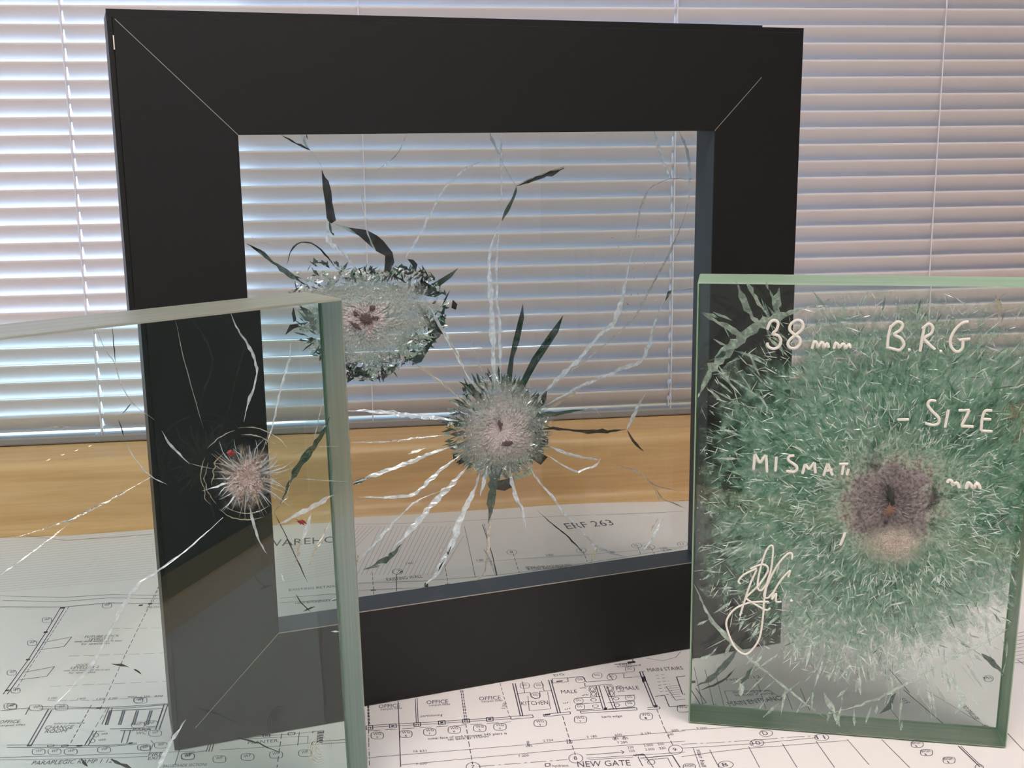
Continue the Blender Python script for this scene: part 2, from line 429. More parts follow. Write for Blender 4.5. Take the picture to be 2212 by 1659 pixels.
# --- impact craters
def crater_mat(name, cols, alphas, nscale=420, jag=.5, gloss=.12, dark=None, speck=.3):
    t = NT(name); co = t.n('ShaderNodeTexCoord').outputs['Object']
    r = t.n('ShaderNodeAttribute', attribute_name='rim').outputs['Fac']
    nz = t.noise(nscale, 5, .65, co); nz2 = t.noise(nscale * .28, 3, .6, co, .5)
    w = t.n('ShaderNodeMath', {0: t.n('ShaderNodeMath', {0: nz, 1: .5}, operation='SUBTRACT').outputs[0], 1: jag}, operation='MULTIPLY').outputs[0]
    w2 = t.n('ShaderNodeMath', {0: t.n('ShaderNodeMath', {0: nz2, 1: .5}, operation='SUBTRACT').outputs[0], 1: jag * 1.3}, operation='MULTIPLY').outputs[0]
    rr = t.n('ShaderNodeMath', {0: t.n('ShaderNodeMath', {0: r, 1: w}, operation='ADD').outputs[0], 1: w2}, operation='ADD').outputs[0]
    col = t.ramp(rr, cols)
    if dark: col = t.n('ShaderNodeMixRGB', {0: t.ramp(nz2, [(dark[0], (0,) * 3), (dark[0] + .1, (1,) * 3)]), 1: col, 2: dark[1]}).outputs[0]
    sp = t.ramp(t.noise(nscale * 2.2, 3, .6, co), [(.36, (1 - speck,) * 3), (.52, (1, 1, 1)), (.66, (1 + speck * .5,) * 3)])
    col = t.n('ShaderNodeMixRGB', {0: 1.0, 1: col, 2: sp}, blend_type='MULTIPLY').outputs[0]
    al = t.ramp(rr, [(p, (a,) * 3) for p, a in alphas])
    nrm = t.bump(nz, .8, .0015)
    d = t.mix(.25, t.n('ShaderNodeBsdfDiffuse', {0: col, 'Normal': nrm}).outputs[0], t.n('ShaderNodeBsdfTranslucent', {0: col}).outputs[0])
    sh = t.mix(gloss, d, t.n('ShaderNodeBsdfGlossy', {0: (1, 1, 1, 1), 'Roughness': .2, 'Normal': nrm}).outputs[0])
    return t.done(t.mix(al, t.n('ShaderNodeBsdfTransparent').outputs[0], sh))

def crater(fc, px, R, mat, parent, y, bump_h, name='impact_crater', rough=.35, dep=0., ring=.3):
    """crushed patch round an impact; R: radius or function of the angle"""
    c = fc.at(*px, dep); Rf = R if callable(R) else (lambda a: R)
    V = [(0, bump_h * .3, 0)]; Fc = []; rim = [0.]
    nr, na = 26, 90
    for i in range(1, nr + 1):
        for k in range(na):
            a = 2 * math.pi * k / na; q = i / nr; r = Rf(a) * q * (1 + (.03 * rng.normal() if 1 < i < nr else 0))
            hh = -bump_h * math.exp(-((q - ring) / .22) ** 2) * (1 + rough * rng.normal()) if i < nr else 0
            V.append((r * math.cos(a), hh, r * math.sin(a))); rim.append(q)
    for k in range(na): Fc.append((0, 1 + k, 1 + (k + 1) % na))
    for i in range(nr - 1):
        for k in range(na):
            a = 1 + i * na + k; b = 1 + i * na + (k + 1) % na; Fc.append((a, a + na, b + na, b))
    me = mesh(name, V, Fc); at = me.attributes.new('rim', 'FLOAT', 'POINT'); at.data.foreach_set('value', rim)
    o = obj(name, me, parent, mat); o.location = (c[0], y + c[2] * math.tan(fc.lean), c[2])
    if fc.lean: o.rotation_euler = (-fc.lean, 0, 0)
    return o

def outline(fc, pts, cpx, dep=0.):
    """radius by angle of an outline traced on a face, about a centre"""
    c = fc.at(*cpx, dep); P = [fc.at(*p, dep) - c for p in pts]; A = np.array([math.atan2(p[2], p[0]) % (2 * math.pi) for p in P]); Rr = np.array([math.hypot(p[0], p[2]) for p in P])
    o = np.argsort(A); A = A[o]; Rr = Rr[o]
    return lambda a: float(np.interp(a % (2 * math.pi), np.r_[A - 2 * math.pi, A, A + 2 * math.pi], np.r_[Rr, Rr, Rr]))

PX = 1 / F_PX
def at_dep(fc, p): return fc.at(*p, PD0)
H1, H2 = (785, 690), (1085, 932)
c1, c2 = FR.at(*H1, PD0), FR.at(*H2, PD0)
def face_crater(hpx, R, mat, bump, **k):
    return crater(FR, hpx, R, mat, pane, PD0 - .0007, bump, dep=PD0, **k)
pinkw = srgb(214, 198, 194); gry = srgb(150, 158, 150); ggr = srgb(128, 144, 134)
M_CR2 = crater_mat('crushed_glass_hole', [(.10, pinkw), (.28, srgb(186, 176, 172)), (.55, srgb(150, 152, 146)), (.85, srgb(142, 156, 148))],
                   [(.1, 1), (.5, .85), (.72, .55), (.95, 0)], 620, .5, .15)
M_CR1 = crater_mat('crushed_glass_wide', [(.08, pinkw), (.24, srgb(186, 172, 170)), (.36, srgb(146, 156, 146)), (.8, srgb(132, 150, 140))],
                   [(.1, 1), (.45, .9), (.75, .72), (.98, 0)], 420, .55, .15, dark=(.66, srgb(96, 106, 100)))
face_crater(H2, .036, M_CR2, .0016, rough=.2)
HO1 = [(612, 690), (640, 640), (690, 592), (740, 600), (800, 590), (860, 596), (915, 606), (945, 650), (950, 700), (905, 745), (850, 782), (800, 800), (740, 790), (690, 770), (640, 735)]
face_crater((790, 692), outline(FR, HO1, (790, 692), PD0), M_CR1, .0012, rough=.3, ring=.2)
M_PIT = principled('burnt_pit', srgb(92, 76, 76), .9, bump=(600, .8))
def pit(fc, poly, parent, y0, dep, mat=M_PIT, name='bullet_pit'):
    """small ragged scorched chip"""
    L = smooth_line(list(poly) + [poly[0]], 2.0)[:-1]; cpx = L.mean(0)
    L = cpx + (L - cpx) * (1 + .22 * rng.normal(size=(len(L), 1)))
    P = [fc.at(*p, dep) for p in L]; c = sum(P) / len(P); n = len(P); tl = math.tan(fc.lean)
    V = [(p[0], y0 + p[2] * tl, p[2]) for p in P] + [(c[0] + (p[0] - c[0]) * .5, y0 - .0005 + c[2] * tl, c[2] + (p[2] - c[2]) * .5) for p in P]
    return obj(name, mesh(name, V, [(i, (i + 1) % n, n + (i + 1) % n, n + i) for i in range(n)] + [tuple(range(n, 2 * n))]), parent, mat)
Yp = PD0 - .0030
pit(FR, [(772, 684), (783, 680), (795, 682), (805, 690), (798, 700), (785, 702), (776, 696)], pane, Yp, PD0)
pit(FR, [(760, 670), (770, 676), (774, 686), (764, 684)], pane, Yp, PD0); pit(FR, [(752, 696), (768, 700), (776, 712), (760, 706)], pane, Yp, PD0)
pit(FR, [(795, 664), (806, 660), (808, 670), (798, 674)], pane, Yp, PD0); pit(FR, [(804, 684), (818, 686), (816, 692), (804, 691)], pane, Yp, PD0)
pit(FR, [(1072, 916), (1077, 908), (1082, 920), (1078, 930)], pane, Yp, PD0); pit(FR, [(1080, 955), (1098, 953), (1104, 959), (1090, 964), (1082, 962)], pane, Yp, PD0)


# --- cracks in the framed pane, traced as lines on the pane
D0, D1 = PD0 - .0011, PD0 - .0001
def FC(pts, w, m=M_SILVER, **k): return crack(FR, pts, w, m, pane, D0, D1, **k)
s_, d_, l_, t_ = M_SILVER, M_DARK, M_THIN, M_TAN
for pts, w, m in [
    ([(1068, 845), (1066, 780), (1063, 700), (1060, 640), (1057, 585), (1060, 545), (1071, 505), (1083, 476)], [9, 12, 11, 10, 8, 4], s_),
    ([(1082, 850), (1081, 780), (1077, 680), (1073, 620), (1073, 560), (1077, 510), (1082, 480)], [5, 6, 5, 5, 5], s_),
    ([(1084, 480), (1098, 452), (1110, 428), (1116, 406)], [8, 8, 5], d_),
    ([(1115, 405), (1150, 392), (1190, 378), (1219, 366)], [4, 9, 10], M_BLACKF), ([(1117, 401), (1150, 388), (1190, 374), (1219, 363)], [2, 4, 5], t_),
    ([(1115, 404), (1097, 376), (1084, 350)], 1.6, l_), ([(1083, 345), (1070, 320), (1058, 286)], [5, 7, 7], s_),
    ([(1083, 288), (1083, 345), (1083, 395), (1084, 470)], [5, 5, 3, 2], s_),
    ([(875, 562), (905, 510), (935, 455), (960, 410), (985, 385), (1015, 362), (1068, 343)], [9, 5, 4, 5, 3], s_),
    ([(880, 291), (862, 330), (840, 352), (812, 373)], 2.2, l_), ([(789, 400), (782, 430), (785, 455), (792, 495), (800, 520), (818, 560)], [2, 3, 3, 4], s_),
    ([(608, 295), (640, 313), (670, 327)], [2, 4, 7], M_BLACKF), ([(647, 291), (658, 310), (670, 327)], [9, 6, 3], s_), ([(662, 291), (664, 304)], 3, d_),
    ([(671, 328), (684, 345), (697, 366)], 2, s_), ([(707, 476), (710, 514), (716, 530), (747, 555), (768, 585), (780, 606)], [10, 9, 7, 6, 6], s_),
    ([(712, 480), (716, 505), (722, 512)], [6, 5], d_), ([(532, 529), (560, 546), (590, 570), (625, 595), (655, 615)], [5, 8, 11, 12, 8], d_),
    ([(536, 530), (562, 545), (592, 567)], [3, 4, 3], t_), ([(543, 513), (556, 526), (585, 530)], 1.6, l_),
    ([(620, 575), (628, 548), (642, 530), (662, 526), (684, 535), (702, 552), (722, 578)], [2, 3, 3, 4, 8], M_BLACKF),
    ([(915, 648), (935, 680), (950, 705), (970, 740), (990, 775), (1005, 805), (1030, 848)], [5, 7, 8, 7, 6, 5], s_),
    ([(960, 722), (985, 765), (1002, 798), (1015, 820)], [2, 3, 3], t_),
    ([(885, 780), (920, 805), (960, 835), (1000, 868), (1024, 890)], [4, 5, 4, 5], t_),
    ([(1150, 878), (1200, 825), (1250, 780), (1300, 722), (1327, 698), (1340, 660), (1350, 620), (1360, 572), (1370, 530)], [10, 9, 8, 6, 8, 9, 5, 3], s_),
    ([(1370, 530), (1378, 480), (1385, 448), (1402, 412), (1424, 398), (1447, 389)], [2, 3, 5, 6, 4], l_),
    ([(1165, 862), (1240, 800), (1310, 745), (1370, 688), (1392, 648), (1430, 580), (1450, 540), (1475, 480), (1487, 440)], [4, 4, 3, 4, 5, 4], l_),
    ([(1487, 440), (1489, 400), (1488, 360), (1480, 318), (1467, 286)], [5, 5, 6, 7, 8], s_),
    ([(1172, 882), (1260, 835), (1340, 800), (1380, 785), (1398, 757), (1412, 710), (1430, 660), (1446, 634)], [6, 7, 6, 7, 8, 5, 3], s_),
    ([(1413, 286), (1425, 325), (1440, 370), (1447, 387)], [9, 9, 8, 7], s_), ([(1445, 388), (1470, 389), (1503, 391)], 2.5, l_),
    ([(1447, 632), (1438, 622), (1430, 608)], 2, l_), ([(1448, 632), (1475, 629), (1503, 625)], 2, l_), ([(1450, 630), (1442, 640), (1437, 653)], [8, 6, 4], M_BLACKF),
    ([(1180, 886), (1215, 868), (1240, 850), (1258, 834)], [4, 6, 5], t_),
    ([(1160, 903), (1200, 897), (1240, 890), (1264, 887)], [14, 9, 5, 3], d_), ([(1264, 887), (1281, 884), (1292, 892), (1299, 904)], 2, l_),
    ([(1162, 931), (1195, 928), (1230, 932), (1290, 935), (1330, 933), (1354, 930)], [7, 9, 5, 6, 7, 5], M_BLACKF),
    ([(1354, 931), (1372, 892), (1395, 852)], [8, 6, 3], s_), ([(1355, 932), (1368, 955), (1391, 978)], [6, 6, 2], M_BLACKF),
    ([(1178, 963), (1230, 984), (1275, 993), (1297, 996)], [4, 6, 6, 4], s_), ([(1297, 992), (1288, 1008), (1258, 1019), (1240, 1020), (1210, 1003), (1180, 985)], [8, 6, 4, 3, 3], s_),
    ([(1298, 997), (1340, 1010), (1375, 1020), (1395, 1035), (1413, 1050), (1450, 1060), (1481, 1068)], [2, 2, 4, 3, 2], l_),
    ([(1413, 1050), (1430, 1078), (1455, 1090), (1481, 1101)], 2.5, t_), ([(1413, 1050), (1418, 1068), (1424, 1085)], 2, l_),
    ([(1133, 990), (1155, 1030), (1190, 1072), (1215, 1107), (1240, 1133), (1272, 1168), (1292, 1186), (1330, 1200), (1365, 1206)], [5, 5, 6, 4, 3, 6, 3], s_),
    ([(1160, 1105), (1200, 1140), (1230, 1165), (1262, 1200)], [1.5, 2, 4, 2], M_BLACKF),
    ([(1100, 1010), (1108, 1055), (1120, 1088), (1130, 1112), (1138, 1156)], [7, 8, 7, 4], s_), ([(1121, 1085), (1128, 1105)], 4, M_BLACKF),
    ([(1072, 1015), (1064, 1060), (1058, 1110), (1055, 1134)], [12, 16, 12, 8], d_), ([(1068, 1080), (1060, 1120), (1053, 1190), (1048, 1242)], [3, 5, 6, 3], t_),
    ([(1040, 1010), (1025, 1060), (1000, 1110), (985, 1150), (975, 1180), (958, 1212), (940, 1245), (905, 1276)], [8, 10, 11, 12, 10, 10, 6], s_),
    ([(975, 1182), (958, 1214), (945, 1238)], [4, 7, 3], M_BLACKF), ([(957, 1185), (950, 1200)], 9, t_),
    ([(1015, 1005), (980, 1045), (940, 1085), (910, 1120), (880, 1155), (850, 1185)], [9, 10, 10, 11, 11], s_),
    ([(868, 1178), (840, 1207), (812, 1224), (785, 1233)], [6, 12, 10, 4], d_), ([(1052, 1012), (1044, 1045), (1037, 1075)], [7, 7, 3], s_),
    ([(995, 985), (950, 1020), (910, 1058), (888, 1072), (830, 1077), (775, 1076)], [8, 8, 7, 5, 4], s_),
    ([(985, 965), (930, 982), (880, 1003), (820, 1025), (763, 1046)], [5, 7, 8, 9], s_), ([(800, 1032), (763, 1050)], 8, d_),
    ([(970, 942), (900, 949), (830, 957), (755, 958)], [4, 3, 3], l_), ([(990, 912), (930, 905), (860, 896), (800, 891), (748, 890)], [10, 8, 7, 6], s_),
    ([(960, 1060), (900, 1085), (860, 1122), (820, 1165), (772, 1217)], [2, 3, 5, 5], s_),
    ([(1291, 1180), (1284, 1198), (1277, 1219)], [5, 7, 7], t_), ([(1440, 1108), (1412, 1160), (1382, 1204)], [3, 6, 5], s_), ([(1424, 1118), (1410, 1140), (1405, 1152)], [2, 4, 2], t_),
    ([(1045, 1188), (1060, 1215), (1068, 1243)], [3, 5, 5], l_), ([(1020, 738), (1032, 780), (1045, 815)], 1.8, l_), ([(925, 1270), (918, 1262)], 12, d_),
    ([(1050, 1225), (1042, 1245), (1022, 1258)], [6, 5, 2], t_), ([(920, 970), (900, 976), (882, 984)], [3, 9, 3], t_)]:
    FC(pts, w, m)
for poly, m in [
    ([(695, 369), (702, 385), (710, 394), (716, 417), (718, 440), (726, 479), (716, 486), (706, 478), (703, 445), (697, 408)], M_BLACKF),
    ([(750, 494), (793, 500), (815, 512), (800, 534), (775, 512)], M_BLACKF), ([(815, 512), (828, 523), (848, 548), (833, 556), (814, 546), (800, 534)], M_BLACKF),
    ([(848, 548), (852, 569), (844, 590), (830, 592), (832, 556)], M_BLACKF), ([(722, 487), (750, 492), (775, 512), (747, 500)], M_LGREEN),
    ([(1130, 658), (1132, 690), (1122, 740), (1110, 775), (1106, 820), (1096, 850), (1092, 825), (1100, 780), (1108, 740), (1118, 700)], d_),
    ([(1217, 683), (1206, 720), (1180, 760), (1160, 790), (1146, 815), (1122, 862), (1114, 855), (1130, 815), (1150, 775), (1185, 725)], d_),
    ([(880, 562), (893, 564), (902, 574), (898, 590), (892, 578)], M_BLACKF), ([(912, 575), (922, 592), (925, 612), (915, 606), (905, 615), (913, 597)], M_BLACKF),
    ([(915, 640), (930, 618), (960, 600), (990, 582), (975, 602), (945, 625), (925, 642)], d_), ([(890, 625), (915, 608), (925, 615), (912, 640), (895, 635)], M_BLACKF),
    ([(920, 642), (945, 632), (962, 634), (940, 645)], d_), ([(965, 650), (960, 680), (962, 705), (950, 730), (935, 742), (928, 715), (948, 690)], d_),
    ([(978, 650), (988, 660), (985, 672), (975, 668)], M_BLACKF), ([(900, 660), (918, 672), (930, 700), (925, 710), (912, 682)], M_BLACKF),
    ([(870, 720), (905, 712), (925, 735), (915, 760), (885, 780), (860, 765)], M_LGREEN), ([(895, 770), (925, 745), (940, 735), (910, 785), (890, 792)], d_),
    ([(790, 785), (815, 770), (828, 765), (818, 800), (812, 828), (800, 815)], M_LGREEN), ([(752, 800), (775, 795), (800, 815), (808, 828), (785, 815), (768, 808), (750, 830)], M_BLACKF),
    ([(1165, 885), (1180, 865), (1182, 845), (1160, 858), (1148, 880)], d_), ([(1150, 905), (1165, 890), (1172, 920), (1165, 945), (1152, 950), (1140, 925)], M_BLACKF),
    ([(1150, 955), (1185, 950), (1184, 962), (1170, 968), (1160, 980), (1150, 970)], M_BLACKF), ([(1150, 985), (1165, 978), (1183, 990), (1168, 1007), (1140, 988)], M_BLACKF),
    ([(1072, 1042), (1090, 1038), (1109, 1034), (1112, 1052), (1090, 1063), (1072, 1060)], M_BLACKF), ([(1060, 1008), (1078, 1005), (1076, 1035), (1070, 1062), (1058, 1050)], d_),
    ([(1105, 1030), (1125, 1025), (1148, 1012), (1152, 1025), (1128, 1036), (1112, 1038)], M_LGREEN), ([(1100, 1000), (1115, 1000), (1118, 1020), (1105, 1025)], M_BLACKF),
    ([(1000, 835), (1020, 832), (1042, 865), (1050, 885), (1030, 868)], d_), ([(975, 915), (1005, 910), (1015, 922), (985, 928)], d_), ([(970, 940), (1000, 932), (1015, 940), (985, 946)], d_),
    ([(985, 962), (1010, 955), (1020, 962), (992, 972)], d_), ([(978, 985), (990, 980), (985, 998), (980, 996)], M_BLACKF), ([(985, 1002), (1005, 985), (1010, 998), (995, 1006)], d_),
    ([(620, 660), (640, 668), (660, 690), (650, 715), (640, 690)], M_BLACKF), ([(660, 650), (672, 668), (668, 690), (676, 712), (660, 690)], M_BLACKF),
    ([(600, 700), (640, 694), (632, 700), (598, 712), (590, 722)], M_BLACKF), ([(608, 662), (614, 690), (608, 695), (604, 676)], M_BLACKF), ([(690, 760), (705, 770), (720, 800), (702, 782)], M_BLACKF)]:
    flake(FR, poly, m, pane, PD0 - .0004, PD0 + .007)
# crushed splinters round the two holes
def pol(pts, c):
    """radius by angle from an outline in pane coordinates"""
    P = [FR.at(*p, PD0) - c for p in pts]; A = [math.atan2(p[2], p[0]) % (2 * math.pi) for p in P]; Rr = [math.hypot(p[0], p[2]) for p in P]
    o = np.argsort(A); A = np.array(A)[o]; Rr = np.array(Rr)[o]
    return lambda a: float(np.interp(a % (2 * math.pi), np.r_[A - 2 * math.pi, A, A + 2 * math.pi], np.r_[Rr, Rr, Rr]))
ci1 = FR.at(800, 692, PD0)
o1 = pol([(620, 690), (640, 590), (700, 560), (760, 590), (830, 590), (900, 580), (950, 610), (975, 665), (960, 720), (925, 760), (870, 790), (815, 825), (750, 815), (700, 780), (630, 750)], ci1)
shards(FR, (ci1[0], ci1[2]), o1, 520, .012, (PD0 - .0012, PD0 + .006), (.004, .0013), pane, M_LGREEN, 'crushed_glass', .9, .5, .6)
shards(FR, (ci1[0], ci1[2]), o1, 260, .020, (PD0 - .0012, PD0 + .006), (.005, .0014), pane, M_DARK, 'crushed_glass', .9, .5, .45)
shards(FR, (ci1[0], ci1[2]), o1, 350, .010, (PD0 - .0014, PD0 - .0002), (.0018, .0007), pane, M_SILVER, 'glass_glitter', 1.5, .5, .6)
shards(FR, (ci1[0], ci1[2]), o1, 110, .022, (PD0 - .0012, PD0 + .006), (.0075, .0016), pane, M_BLACKF, 'crushed_glass', 1.2, .5, .45)
ci3 = FR.at(1350, 610, PD0)
shards(FR, (ci3[0], ci3[2]), lambda a: .030, 34, .002, (PD0 - .0004, PD0 - .0001), (.0016, .0005), pane, M_TAN, 'glass_glitter', 1.2, .2, .7)
o2 = pol([(965, 930), (985, 865), (1040, 815), (1090, 810), (1140, 845), (1178, 880), (1180, 940), (1165, 990), (1110, 1030), (1060, 1035), (1005, 1000), (975, 970)], c2)
shards(FR, (c2[0], c2[2]), o2, 650, .012, (PD0 - .0012, PD0 + .006), (.005, .0012), pane, M_LGREEN, 'crushed_glass', .3, .5, .7)
shards(FR, (c2[0], c2[2]), o2, 260, .022, (PD0 - .0012, PD0 + .006), (.007, .0014), pane, M_DARK, 'crushed_glass', .3, .5, .7)
shards(FR, (c2[0], c2[2]), o2, 320, .008, (PD0 - .0014, PD0 - .0002), (.0018, .0006), pane, M_SILVER, 'glass_glitter', 1.2, .5, .7)

# ------------------------------------------------------------------ solid glass blocks
def block(fc, x0, x1, hh, t, mats, parent, bv, name='glass_body'):
    tl = math.tan(fc.lean); z1 = hh * math.cos(fc.lean); tt = t / math.cos(fc.lean)
    V = [(x, y + z * tl, z) for x in (x0, x1) for y in (0, tt) for z in (0, z1)]
    me = mesh(name, V, [(0, 1, 3, 2), (4, 6, 7, 5), (0, 4, 5, 1), (2, 3, 7, 6), (0, 2, 6, 4), (1, 5, 7, 3)])
    for m in mats: me.materials.append(m)
    for i, p in enumerate(me.polygons): p.material_index = 0 if i in (2, 3) else 1
    bm = bmesh.new(); bm.from_mesh(me); bmesh.ops.recalc_face_normals(bm, faces=bm.faces)
    bmesh.ops.bevel(bm, geom=list(bm.edges), offset=bv, segments=2, affect='EDGES', profile=.5, material=1)
    bm.to_mesh(me); bm.free(); me.update()
    return obj(name, me, parent)
LT, RTK = .035, .0397
bl = empty('glass_block', (BL.o[0], BL.o[1], .0009), BL.yaw, label='pale laminated glass block with one small bullet mark and long silver crack', cat='glass block')
body_l = block(BL, -.25, 0, .2648, LT, (M_BLOCKL, M_EDGEL), bl, .0012)
br = empty('glass_block', (BR.o[0], BR.o[1], .0009), BR.yaw, label='green shattered glass block with white marker writing and a grey crater', cat='glass block')
body_r = block(BR, 0, .1774, .2636, RTK, (M_BLOCKR, M_EDGER), br, .0008)

# --- left block damage
def LC(pts, w, m=M_SILVER, **k): return crack(BL, pts, w, m, bl, -.0005, -.0001, **k)
for pts, w, m in [
    ([(482, 1122), (440, 1160), (400, 1195), (345, 1235), (300, 1266), (262, 1320), (240, 1365), (222, 1397), (203, 1435), (165, 1480), (130, 1515), (95, 1556)], [6, 5, 4, 5, 7, 6, 4, 7, 3, 6], s_),
    ([(498, 678), (510, 710), (540, 755), (555, 800), (550, 835), (535, 880), (527, 915)], [4, 5, 5, 5, 7, 4], s_), ([(628, 745), (625, 780), (610, 830), (600, 870), (590, 920), (575, 965)], [7, 6, 4, 3, 5], s_),
    ([(712, 905), (690, 950), (665, 985), (640, 1020), (624, 1048), (610, 1085), (592, 1110)], [8, 12, 12, 12, 5, 4], d_), ([(592, 1110), (605, 1135), (620, 1165), (640, 1210), (665, 1262)], 2.5, M_BLACKF),
    ([(592, 1142), (640, 1117), (690, 1090), (722, 1072)], [3, 7, 10, 10], s_), ([(672, 1115), (660, 1150), (653, 1170)], [6, 7, 5], s_), ([(653, 1168), (643, 1200), (635, 1230)], [5, 6, 3], t_),
    ([(714, 1131), (690, 1175), (668, 1226)], [4, 5, 4], t_), ([(350, 935), (365, 960), (388, 985), (410, 1006)], [3, 4, 3], s_), ([(410, 1005), (440, 1013), (470, 1018)], 1.5, l_),
    ([(270, 955), (285, 985), (305, 1010), (328, 1034), (362, 1051)], [2, 3, 2.5], s_), ([(328, 1034), (250, 1078), (165, 1122), (140, 1131), (60, 1158), (0, 1175)], [3, 3, 4, 2, 2], l_), ([(165, 1124), (140, 1130)], 6, M_LGREEN),
    ([(152, 1134), (80, 1190), (-20, 1262)], 2.5, l_), ([(208, 712), (225, 755), (248, 790), (262, 835), (290, 878), (335, 912)], 2.5, l_), ([(243, 708), (246, 750), (250, 790)], 2, M_BLACKF),
    ([(284, 875), (272, 890), (264, 898)], 2.5, M_BLACKF), ([(256, 911), (262, 928), (268, 948)], 3, M_BLACKF), ([(402, 1558), (388, 1580), (370, 1605)], [3, 5, 10], s_), ([(372, 1602), (360, 1625), (340, 1664)], [14, 8, 9], s_),
    ([(240, 1438), (262, 1441), (280, 1446)], [3, 4, 2], M_BLACKF), ([(288, 1449), (298, 1455), (306, 1461)], [2, 4, 2], M_BLACKF), ([(515, 1598), (560, 1610), (605, 1630)], [3, 3, 2], M_BLACKF),
    ([(175, 1642), (182, 1652), (190, 1660)], 5, M_BLACKF), ([(240, 1644), (262, 1654), (285, 1664)], [4, 8, 8], M_BLACKF), ([(607, 1242), (612, 1255), (617, 1262)], 4, s_),
    ([(640, 1288), (650, 1305), (672, 1326)], [5, 3, 2], M_BLACKF), ([(655, 1325), (670, 1318), (682, 1314)], [2, 3, 2], M_BLACKF), ([(715, 1300), (728, 1295)], 3, s_), ([(715, 1368), (735, 1368)], 4, s_),
    ([(700, 858), (694, 885), (686, 920), (676, 965)], 2, l_), ([(630, 985), (680, 970), (730, 968)], 1.5, l_), ([(622, 1035), (680, 1040), (755, 1045)], 1.8, l_), ([(100, 930), (130, 926), (160, 928)], [1, 4, 1], t_),
    ([(540, 1100), (550, 1140), (562, 1175), (576, 1200)], [6, 5, 4, 4], s_), ([(376, 687), (385, 720), (395, 770), (425, 880), (440, 930)], 1.5, l_)]:
    LC(pts, w, m)
HL = (533, 1035)
pinkl = srgb(226, 206, 198)
M_CRL = crater_mat('white_impact_powder', [(.15, pinkl), (.5, srgb(206, 190, 180)), (.9, srgb(190, 184, 172))], [(.15, 1), (.28, .8), (.5, .3), (.8, 0)], 700, .8, .08)
cl = crater(BL, HL, .020, M_CRL, bl, -.0004, .0012)
for k in range(84):                       # splinters radiating from the impact
    a = 2 * math.pi * k / 84 + rng.normal() * .06; r1 = rng.uniform(50, 98) * (1.18 if rng.uniform() < .2 else 1); r0 = rng.uniform(14, 34)
    e = np.array([math.cos(a), math.sin(a)]); p = np.array(HL)
    tw = rng.normal() * 5
    crack(BL, [p + e * r0, p + e * (r0 + r1) / 2 + np.array([-e[1], e[0]]) * tw, p + e * r1], rng.uniform(1.3, 3.4), M_TAN if rng.uniform() < .35 else M_SILVER, bl, -.0007, -.0001, taper=(.2, .5), name='splinter')
for a0, a1, r in ((-2.5, -1.8, 104), (-1.75, -.55, 108), (2.5, 3.6, 98), (2.45, 3.5, 90), (-.3, .75, 95), (1.2, 2.3, 92), (-1.7, -.9, 92), (.9, 2.2, 78), (2.9, 4.0, 72)):
    A = np.linspace(a0, a1, 9); crack(BL, [(HL[0] + (r + 3 * rng.normal()) * math.cos(q), HL[1] + r * math.sin(q)) for q in A], 2.0, M_TAN, bl, -.0005, -.0001, name='ring_crack')
for k in range(6):                        # finger print low on the face
    a = np.linspace(.2 * k, 2 * math.pi * .86 + .2 * k, 12); crack(BL, [(692 + (4 + 4 * k) * math.cos(q) - 5 * math.sin(q) * k / 6, 1622 + (6 + 5.5 * k) * math.sin(q)) for q in a], 1.3, M_TAN, bl, -.0002, -.00008, name='finger_print')
for p in ([(487, 980), (500, 976), (506, 984), (494, 992)], [(640, 1126), (655, 1128), (660, 1135), (648, 1137)]):
    pit(BL, p, bl, -.0004, 0, M_RED, 'red_mark')

# --- right block damage
def RC(pts, w, m=M_LGREEN, **k): return crack(BR, pts, w, m, br, -.0004, -.0001, **k)
HR = (1925, 1085)
cr_ = BR.at(*HR, 0)
RW, RH = .1774, .2636 * math.cos(BR.lean)
inb = lambda x, z: .0022 < x < RW - .0022 and .0030 < z < RH - .0030
def polr(pts):
    P = [BR.at(*p, 0) - cr_ for p in pts]; A = np.array([math.atan2(p[2], p[0]) % (2 * math.pi) for p in P]); Rr = np.array([math.hypot(p[0], p[2]) for p in P])
    o = np.argsort(A); A = A[o]; Rr = Rr[o]
    return lambda a: float(np.interp(a % (2 * math.pi), np.r_[A - 2 * math.pi, A, A + 2 * math.pi], np.r_[Rr, Rr, Rr]))
main = polr([(1495, 1085), (1500, 930), (1560, 800), (1650, 740), (1760, 660), (1925, 630), (2080, 650), (2300, 700), (2400, 1085), (2300, 1300), (2130, 1390), (2020, 1440), (1925, 1480), (1800, 1470), (1700, 1440), (1600, 1360), (1500, 1270)])
core = polr([(1510, 1085), (1530, 950), (1640, 830), (1760, 780), (1925, 750), (2080, 760), (2300, 800), (2400, 1085), (2300, 1200), (2130, 1300), (2020, 1340), (1925, 1360), (1800, 1350), (1680, 1300), (1560, 1200)])
def lean_fix(o):
    """splinters are laid out on an upright face: lean them with the block"""
    tl = math.tan(BR.lean)
    for v_ in o.data.vertices: v_.co.y += v_.co.z * tl
    o.data.update(); return o
